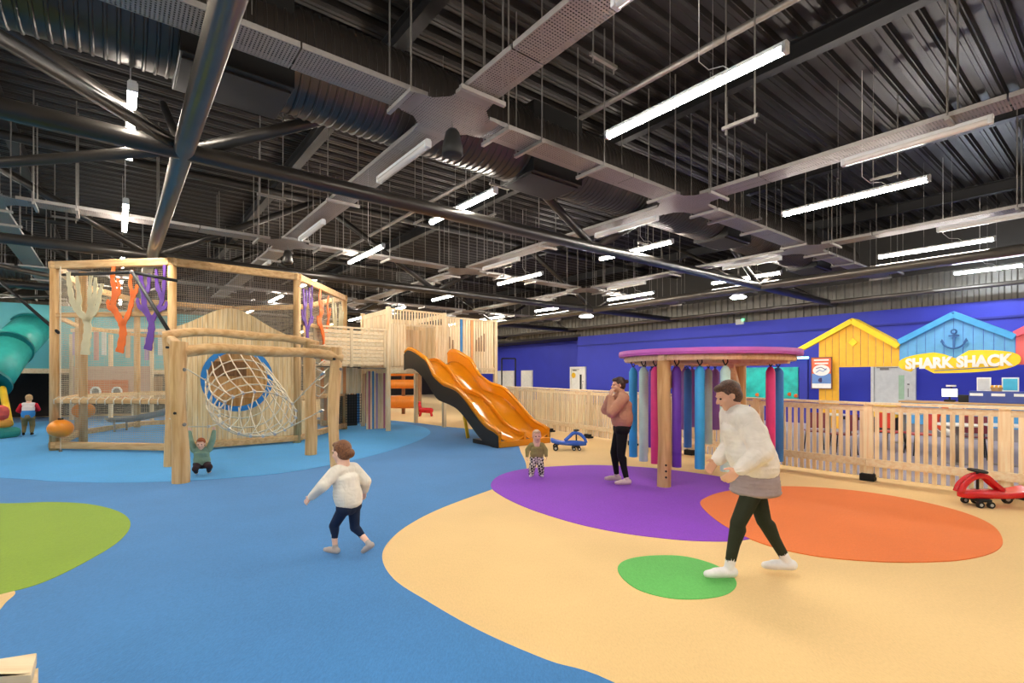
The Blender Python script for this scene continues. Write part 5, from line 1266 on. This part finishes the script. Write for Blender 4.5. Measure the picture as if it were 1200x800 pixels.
def person(label, root, rz, J, hh, skin, k=1.0, vox=0.007):
    """J: joints in metres, local x forward, y left. hh: head height. k: limb thickness"""
    r = thing('person', label, 'person', root, rz)
    mb = MB(); s = hh/0.225
    hf = J.get('hf', V3(1, 0, 0)).normalized(); hu = J.get('hu', V3(0, 0, 1)); hu = (hu-hf*hu.dot(hf)).normalized(); hl = hu.cross(hf)
    h = J['head']
    def hp_(a, b, c): return h+hf*(a*s)+hl*(b*s)+hu*(c*s)
    ax = (hf, hl, hu)
    mb.ball(hp_(-0.012, 0, 0.022), (0.096*s, 0.076*s, 0.09*s), 18, 12, ax)
    mb.ball(hp_(0.026, 0, -0.035), (0.066*s, 0.058*s, 0.072*s), 16, 10, ax)
    mb.ball(hp_(0.05, 0, -0.09), (0.032*s, 0.034*s, 0.024*s), 12, 8, ax)      # chin
    mb.cone(hp_(0.083, 0, 0.012), hp_(0.104, 0, -0.022), 0.009*s, 0.0145*s, 10, 3)  # nose
    for q in (-1, 1):
        mb.ball(hp_(-0.005, q*0.077, -0.005), (0.02*s, 0.009*s, 0.031*s), 10, 6, ax)
        mb.ball(hp_(0.055, q*0.036, -0.028), (0.03*s, 0.026*s, 0.028*s), 10, 6, ax)   # cheeks
        mb.ball(hp_(0.075, q*0.03, 0.024), (0.014*s, 0.026*s, 0.009*s), 10, 6, ax)   # brow
    nk = J['neck']; mb.cone(nk-V3(0, 0, 0.03)*s, hp_(-0.02, 0, -0.05), 0.057*s*k, 0.052*s*k, 14)
    sl, sr, pv, chst = J['sl'], J['sr'], J['pelvis'], J['chest']
    w = (sl-sr).length/2
    mb.cone(sl.lerp(nk, .2), sr.lerp(nk, .2), w*0.34, w*0.34); mb.cone(chst, nk-V3(0, 0, .03), w*0.45, w*0.34)
    for q in range(8): mb.ball(pv.lerp(chst, q/7), (w*0.55, w*(0.74-0.08*math.sin(PI*q/7)), w*0.42), 14, 8)
    hl_, hr_ = J['hl'], J['hr']; mb.cone(hl_, hr_, w*0.52, w*0.52)
    for a, e, wr, hd, sgn in ((sl, J['el'], J['wl'], J.get('handl'), 1), (sr, J['er'], J['wr'], J.get('handr'), -1)):
        mb.cone(a, e, w*0.27*k, w*0.2*k); mb.cone(e, wr, w*0.2*k, w*0.135*k)
        dr, palm, side, curl = hd or ((wr-e).normalized(), V3(0, -sgn, 0), V3(1, 0, 0), 0.4)
        hand(mb, wr, dr, palm, J.get('hand', hh*0.8), side, curl)
    for a, kn, an, sgn in ((hl_, J['kl'], J['al'], 1), (hr_, J['kr'], J['ar'], -1)):
        mb.cone(a, kn, w*0.44*k, w*0.28*k); mb.cone(kn, an, w*0.27*k, w*0.165*k); mb.cone(kn.lerp(an, .12)-V3(.015, 0, 0)*s, kn.lerp(an, .5), w*0.27*k, w*0.2*k)
        ft = J['fl' if sgn > 0 else 'fr']; fd = ft.normalized(); fs_ = J.get('foot', hh*1.05)
        mb.cone(an-fd*fs_*0.12-V3(0, 0, fs_*0.08), an+fd*fs_*0.45-V3(0, 0, fs_*0.1), fs_*0.16, fs_*0.15)
        mb.cone(an+fd*fs_*0.4-V3(0, 0, fs_*0.11), an+fd*fs_*0.7-V3(0, 0, fs_*0.13), fs_*0.15, fs_*0.11)
    fused(mb, 'body', skin, r, vox)
    for q in (-1, 1):
        MB().ball(hp_(0.078, q*0.03, 0.004), (0.009*s, 0.013*s, 0.008*s), 10, 6, ax).build('eye', EYE_M, r, smooth=True, local=True)
    MB().ball(hp_(0.084, 0, -0.052), (0.009*s, 0.021*s, 0.006*s), 10, 6, ax).build('mouth', LIP, r, smooth=True, local=True)
    r_ = {'r': r, 's': s, 'hp': hp_, 'ax': ax, 'w': w}
    return r_
def top(F, J, m, infl=1.25, hem=0.04, name='jumper', vox=0.009, sleeves=True, hemw=1.0, long_=0.0):
    w = F['w']; mb = MB(); pv, ch, nk = J['pelvis'], J['chest'], J['neck']
    pvv = pv-V3(0, 0, long_)
    for q in range(9):
        t_ = q/8; f_ = 1.0+0.10*math.sin(PI*min(1, t_*1.6)); mb.ball(pvv.lerp(ch+(nk-ch)*0.25, t_), (w*0.66*infl*f_, w*0.84*infl*f_*(hemw if q < 3 else 1), w*0.36*infl), 18, 8)
    mb.cone(J['sl'].lerp(nk, .25)-V3(0, 0, .02*F['s']), J['sr'].lerp(nk, .25)-V3(0, 0, .02*F['s']), w*0.40*infl, w*0.40*infl); mb.cone(ch, nk-V3(0, 0, 0.02), w*0.5*infl, w*0.38)
    if sleeves:
        for a, e, q in ((J['sl'], J['el'], J['wl']), (J['sr'], J['er'], J['wr'])):
            mb.cone(a-V3(0, 0, 0.01), e, w*0.36*infl, w*0.34*infl); mb.cone(e, q+(e-q).normalized()*w*0.1, w*0.34*infl, w*0.22*infl)
            t = (e-q).normalized(); mb.cone(q+t*w*0.25, q+t*w*0.05, w*0.2*infl, w*0.19*infl)   # cuff
    mb.ball(pvv-V3(0, 0, w*0.12), (w*0.6*infl, w*0.77*infl*hemw, w*0.3), 18, 8)   # ribbed hem
    return fused(mb, name, m, F['r'], vox, 4)
def sleeves_only(F, J, m, infl=1.3, name='sleeve', vox=0.009):
    w = F['w']
    for a, e, q in ((J['sl'], J['el'], J['wl']), (J['sr'], J['er'], J['wr'])):
        mb = MB(); mb.cone(a.lerp(e, 0.15), e, w*0.38*infl, w*0.36*infl); mb.cone(e, q.lerp(e, 0.1), w*0.36*infl, w*0.24*infl); fused(mb, name, m, F['r'], vox, 3)
def legs(F, J, m, infl=1.08, name='leggings', vox=0.008, to=1.0, loose=0.0, k=1.0):
    w = F['w']; mb = MB()
    mb.cone(J['hl'], J['hr'], w*0.57*infl, w*0.57*infl); mb.cone(J['pelvis'], (J['hl']+J['hr'])/2, w*0.72*infl, w*0.6*infl)
    for a, kn, an in ((J['hl'], J['kl'], J['al']), (J['hr'], J['kr'], J['ar'])):
        mb.cone(a, kn, w*0.465*infl*k, w*(0.31+loose)*infl*k); e = kn.lerp(an, to); mb.cone(kn, e, w*(0.30+loose)*infl*k, w*(0.19+loose*1.2)*infl*k)
        mb.cone(kn.lerp(an, .12)-V3(.015, 0, 0)*F['s'], kn.lerp(an, .5), w*0.30*infl*k, w*0.23*infl*k)
    return fused(mb, name, m, F['r'], vox, 3)
def socks(F, J, m, hh, name='sock', top_=0.3, vox=0.007):
    w = F['w']; fs_ = J.get('foot', hh*1.05)
    for kn, an, ft in ((J['kl'], J['al'], J['fl']), (J['kr'], J['ar'], J['fr'])):
        mb = MB(); fd = ft.normalized()
        mb.cone(an-fd*fs_*0.12-V3(0, 0, fs_*0.07), an+fd*fs_*0.45-V3(0, 0, fs_*0.09), fs_*0.185, fs_*0.17)
        mb.cone(an+fd*fs_*0.4-V3(0, 0, fs_*0.10), an+fd*fs_*0.72-V3(0, 0, fs_*0.12), fs_*0.17, fs_*0.125)
        mb.cone(an, an.lerp(kn, top_), w*0.215, w*0.235); fused(mb, name, m, F['r'], vox, 3)
def hair(F, m, bun=None, vox=0.006, big=1.0, fringe=True, name='hair', extra=()):
    s, hp_, ax = F['s'], F['hp'], F['ax']; mb = MB()
    mb.ball(hp_(-0.026, 0, 0.036), (0.096*s*big, 0.085*s*big, 0.09*s*big), 20, 12, ax)
    mb.ball(hp_(-0.045, 0, -0.01), (0.07*s*big, 0.078*s*big, 0.085*s*big), 16, 10, ax)
    if fringe: mb.ball(hp_(0.03, 0, 0.082), (0.06*s, 0.062*s, 0.033*s), 14, 8, ax)
    if bun: mb.ball(hp_(*bun[0]), (bun[1]*s,)*3, 12, 8); mb.cone(hp_(-0.08, 0, 0.03), hp_(*bun[0]), 0.03*s, 0.025*s)
    for a, b, r0, r1 in extra: mb.cone(hp_(*a), hp_(*b), r0*s, r1*s)
    o = fused(mb, name, m, F['r'], vox, 2, 0.4); return o
def hairmat(name, a, b):
    m, nt, bs = mat_new(name); tc = nt.nodes.new('ShaderNodeTexCoord'); mp = nt.nodes.new('ShaderNodeMapping'); mp.inputs['Scale'].default_value = (30, 160, 30)
    n = nt.nodes.new('ShaderNodeTexNoise'); n.inputs['Scale'].default_value = 2; r = nt.nodes.new('ShaderNodeValToRGB')
    r.color_ramp.elements[0].color = hexc(a)+(1,); r.color_ramp.elements[1].color = hexc(b)+(1,); r.color_ramp.elements[0].position = .35; r.color_ramp.elements[1].position = .65
    nt.links.new(tc.outputs['Object'], mp.inputs[0]); nt.links.new(mp.outputs[0], n.inputs['Vector']); nt.links.new(n.outputs['Fac'], r.inputs[0]); nt.links.new(r.outputs[0], bs.inputs['Base Color'])
    bp = nt.nodes.new('ShaderNodeBump'); bp.inputs['Strength'].default_value = .6; bp.inputs['Distance'].default_value = .004; nt.links.new(n.outputs['Fac'], bp.inputs['Height']); nt.links.new(bp.outputs[0], bs.inputs['Normal'])
    bs.inputs['Roughness'].default_value = 0.5; return m
def cloth(name, c, bump=0.5): 
    m = plain(name, c, 0.85, 0, 0.08, 9, spec=0.2); nt = m.node_tree; b = nt.nodes['Principled BSDF']
    tc = nt.nodes.new('ShaderNodeTexCoord'); n = nt.nodes.new('ShaderNodeTexNoise'); n.inputs['Scale'].default_value = 9; n.inputs['Detail'].default_value = 2; n.inputs['Distortion'].default_value = 1.2
    nt.links.new(tc.outputs['Object'], n.inputs['Vector']); bp = nt.nodes.new('ShaderNodeBump'); bp.inputs['Strength'].default_value = bump; bp.inputs['Distance'].default_value = 0.03
    nt.links.new(n.outputs['Fac'], bp.inputs['Height']); nt.links.new(bp.outputs[0], b.inputs['Normal']); return m

# woman standing on the purple turf, hands at her mouth
J = dict(pelvis=V3(-.01, 0, .90), chest=V3(-.01, 0, 1.18), neck=V3(-.01, 0, 1.40), head=V3(.045, 0, 1.535), hf=V3(1, 0.05, -.12), sl=V3(0, .175, 1.345), sr=V3(0, -.175, 1.345),
         el=V3(.19, .20, 1.12), er=V3(.2, -.19, 1.14), wl=V3(.165, .05, 1.34), wr=V3(.17, -.05, 1.35), hl=V3(0, .085, .86), hr=V3(0, -.085, .86), kl=V3(.03, .13, .47), kr=V3(.09, -.1, .48),
         al=V3(-.05, .17, .10), ar=V3(.04, -.12, .10), fl=V3(1, .15, 0), fr=V3(1, -.1, 0), foot=.23, hand=.17,
         handl=(V3(-.1, -.1, 1), V3(-1, -.2, 0), V3(0, -1, 0), .5), handr=(V3(-.1, .1, 1), V3(-1, .2, 0), V3(0, 1, 0), .5))
rt = FP(728, 568)
F = person('woman in brown sweatshirt and black leggings standing with hands at her mouth', rt, PI, J, .222, SKIN, 1.1)
top(F, J, cloth('rose_brown_cloth', 'C08C74'), 1.34, name='sweatshirt', long_=-0.05); legs(F, J, cloth('black_cloth', '17171A', .2), 1.13)
socks(F, J, cloth('pale_sock', 'D8C2BE', .2), .222, top_=.12); hair(F, hairmat('dark_brown_hair', '2A1B16', '4A3228'), ((-.135, 0, .035), .034), extra=(((-.05, .05, .02), (-.09, .0, .03), .05, .03),))

# woman walking in the foreground
J = dict(pelvis=V3(0, 0, .90), chest=V3(.07, 0, 1.16), neck=V3(.15, 0, 1.39), head=V3(.215, 0, 1.50), hf=V3(1, .1, -.45), sl=V3(.13, .185, 1.33), sr=V3(.13, -.185, 1.33),
         el=V3(.04, .26, 1.08), er=V3(.1, -.25, 1.06), wl=V3(.2, .23, .93), wr=V3(.25, -.18, .93), hl=V3(0, .085, .84), hr=V3(0, -.085, .84), kl=V3(.17, .1, .47), kr=V3(-.1, -.08, .45),
         al=V3(.24, .10, .095), ar=V3(-.30, -.10, .10), fl=V3(1, .15, 0), fr=V3(1, -.1, -.02), foot=.245, hand=.18)
rt = Vector((2.0, 4.13, 0))
F = person('woman in cream sweatshirt and dark leggings walking past the green turf patch', rt, PI-0.1, J, .225, SKIN)
top(F, J, cloth('cream_cloth', 'ECE5DC'), 1.46, name='sweatshirt', long_=0.0); legs(F, J, cloth('dark_olive_cloth', '2E3226', .2), 1.06)
socks(F, J, cloth('white_sock', 'E8E6E8', .2), .225, top_=.38); hair(F, hairmat('brown_hair', '3A241A', '6A4632'), None)
mb = MB(); [mb.ball(V3(0, 0, .72+.03*q), (.185+.004*(4-q), .205, .05), 20, 8) for q in range(6)]; fused(mb, 'shirt_tail', cloth('mauve_grey_cloth', 'A29497'), F['r'], .009)

# child running away to the left
J = dict(pelvis=V3(0, 0, .50), chest=V3(.04, 0, .68), neck=V3(.07, 0, .83), head=V3(.10, 0, .955), hf=V3(1, 0, -.15), sl=V3(.06, .115, .80), sr=V3(.06, -.115, .80),
         el=V3(.07, .24, .69), er=V3(-.02, -.19, .66), wl=V3(.19, .27, .58), wr=V3(.04, -.24, .55), hl=V3(0, .06, .46), hr=V3(0, -.06, .46), kl=V3(.13, .06, .28), kr=V3(.0, -.07, .25),
         al=V3(.10, .07, .075), ar=V3(-.19, -.07, .12), fl=V3(1, .1, 0), fr=V3(.8, -.1, -.5), foot=.165, hand=.115)
rt = Vector((-1.50, 4.62, 0))
F = person('child in cream jumper and navy trousers running across the blue turf', rt, math.radians(152), J, .205, SKIN_P, 1.15, .006)
top(F, J, cloth('child_cream_cloth', 'E6E0D4'), 1.4, name='jumper', long_=0.0); legs(F, J, cloth('navy_cloth', '1E2A44', .2), 1.12, name='trousers', to=.35, loose=.04)
socks(F, J, cloth('grey_sock', 'B9ADA6', .2), .205, top_=.15); hair(F, hairmat('auburn_hair', '5E3820', '8E5A34'), ((-.12, 0, -.02), .05))

# toddler on the purple turf
J = dict(pelvis=V3(0, 0, .34), chest=V3(.01, 0, .46), neck=V3(.01, 0, .575), head=V3(.02, 0, .69), hf=V3(1, .1, -.05), sl=V3(0, .088, .55), sr=V3(0, -.088, .55),
         el=V3(.01, .14, .46), er=V3(-.01, -.15, .46), wl=V3(.07, .15, .37), wr=V3(.05, -.16, .36), hl=V3(0, .05, .31), hr=V3(0, -.05, .31), kl=V3(.03, .065, .18), kr=V3(.02, -.075, .18),
         al=V3(0, .075, .06), ar=V3(0, -.09, .06), fl=V3(1, .25, 0), fr=V3(1, -.3, 0), foot=.12, hand=.085)
chk, nt, b = mat_new('checked_cloth'); tc = nt.nodes.new('ShaderNodeTexCoord'); ck = nt.nodes.new('ShaderNodeTexChecker'); ck.inputs['Scale'].default_value = 30
ck.inputs['Color1'].default_value = hexc('E4DACB')+(1,); ck.inputs['Color2'].default_value = hexc('2C2A2A')+(1,)
mp = nt.nodes.new('ShaderNodeMapping'); mp.inputs['Rotation'].default_value = (.3, .5, .7); nt.links.new(tc.outputs['Object'], mp.inputs[0]); nt.links.new(mp.outputs[0], ck.inputs['Vector']); nt.links.new(ck.outputs[0], b.inputs['Base Color']); b.inputs['Roughness'].default_value = .9
F = person('toddler in olive top and checked trousers standing on the purple turf', FP(629, 560), -PI/2, J, 0.2, SKIN_P, 1.25, .005)
top(F, J, cloth('olive_cloth', '9A8E5C'), 1.4, name='top', vox=.006, long_=-0.01); legs(F, J, chk, 1.4, name='trousers', loose=.16, to=.92, vox=.006)
socks(F, J, cloth('toddler_sock', 'E2DCE0', .2), .185, top_=.1, vox=.005); hair(F, hairmat('fine_blond_hair', 'C8A07E', 'DDBB98'), None, .005, .94, True)

# child hanging from the rope, knees tucked
J = dict(pelvis=V3(-.04, 0, .19), chest=V3(0, 0, .35), neck=V3(.0, 0, .45), head=V3(.05, 0, .535), hf=V3(1, 0, -.15), sl=V3(0, .11, .44), sr=V3(0, -.11, .44),
         el=V3(.03, .17, .60), er=V3(.03, -.16, .60), wl=V3(.03, .19, .745), wr=V3(.03, -.17, .745), hl=V3(-.03, .06, .18), hr=V3(-.03, -.06, .18), kl=V3(.17, .15, .16), kr=V3(.2, -.05, .14),
         al=V3(.02, .11, .06), ar=V3(.04, -.07, .06), fl=V3(-1, .1, 0), fr=V3(-1, 0, 0), foot=.13, hand=.1,
         handl=(V3(0, 0, 1), V3(1, 0, 0), V3(0, -1, 0), .9), handr=(V3(0, 0, 1), V3(1, 0, 0), V3(0, 1, 0), .9))
F = person('red-haired child in green top crouching and hanging from the rope', Vector((-5.24, 8.47, 0)), math.radians(-70), J, .18, SKIN_P, 1.15, .005)
top(F, J, cloth('sage_cloth', '84A08C'), 1.3, name='top', vox=.006); legs(F, J, cloth('dark_brown_cloth', '3A2C30', .2), 1.2, name='trousers', loose=.06, vox=.006, to=.8)
hair(F, hairmat('red_hair', '8E3E18', 'C9662A'), None, .005, 1.0, True)

# blond boy at the left, seen from behind
J = dict(pelvis=V3(-.02, 0, .55), chest=V3(.05, 0, .76), neck=V3(.1, 0, .92), head=V3(.14, 0, 1.05), hf=V3(1, 0, -.2), sl=V3(.09, .13, .89), sr=V3(.09, -.13, .89),
         el=V3(.16, .22, .72), er=V3(.16, -.18, .74), wl=V3(.3, .2, .66), wr=V3(.3, -.12, .7), hl=V3(0, .07, .52), hr=V3(0, -.07, .52), kl=V3(.1, .09, .3), kr=V3(.06, -.08, .3),
         al=V3(-.02, .09, .08), ar=V3(-.04, -.08, .08), fl=V3(1, .1, 0), fr=V3(1, -.1, 0), foot=.17, hand=.12)
stp, nt, b = mat_new('white_over_blue_cloth'); tc = nt.nodes.new('ShaderNodeTexCoord'); sx = nt.nodes.new('ShaderNodeSeparateXYZ'); cr = nt.nodes.new('ShaderNodeValToRGB'); cr.color_ramp.interpolation = 'CONSTANT'
cr.color_ramp.elements[0].color = hexc('2E82CC')+(1,); cr.color_ramp.elements[1].color = hexc('E6DEDE')+(1,); cr.color_ramp.elements[1].position = .72
nt.links.new(tc.outputs['Object'], sx.inputs[0]); nt.links.new(sx.outputs[2], cr.inputs[0]); nt.links.new(cr.outputs[0], b.inputs['Base Color']); b.inputs['Roughness'].default_value = .9
F = person('blond boy in white and blue jumper with red sleeves seen from behind', Vector((-13.55, 14.05, 0)), math.radians(125), J, .21, SKIN_P, 1.15, .008)
top(F, J, stp, 1.3, name='jumper', sleeves=False, long_=.0); sleeves_only(F, J, cloth('red_cloth', 'C82838')); legs(F, J, cloth('khaki_cloth', '8A7A54'), 1.25, name='trousers', loose=.06, to=.8)
socks(F, J, cloth('dark_shoe', '2A2622', .2), .21, name='shoe', top_=.1); hair(F, hairmat('blond_hair', 'A88458', 'D9B888'), None, .008, 1.02)
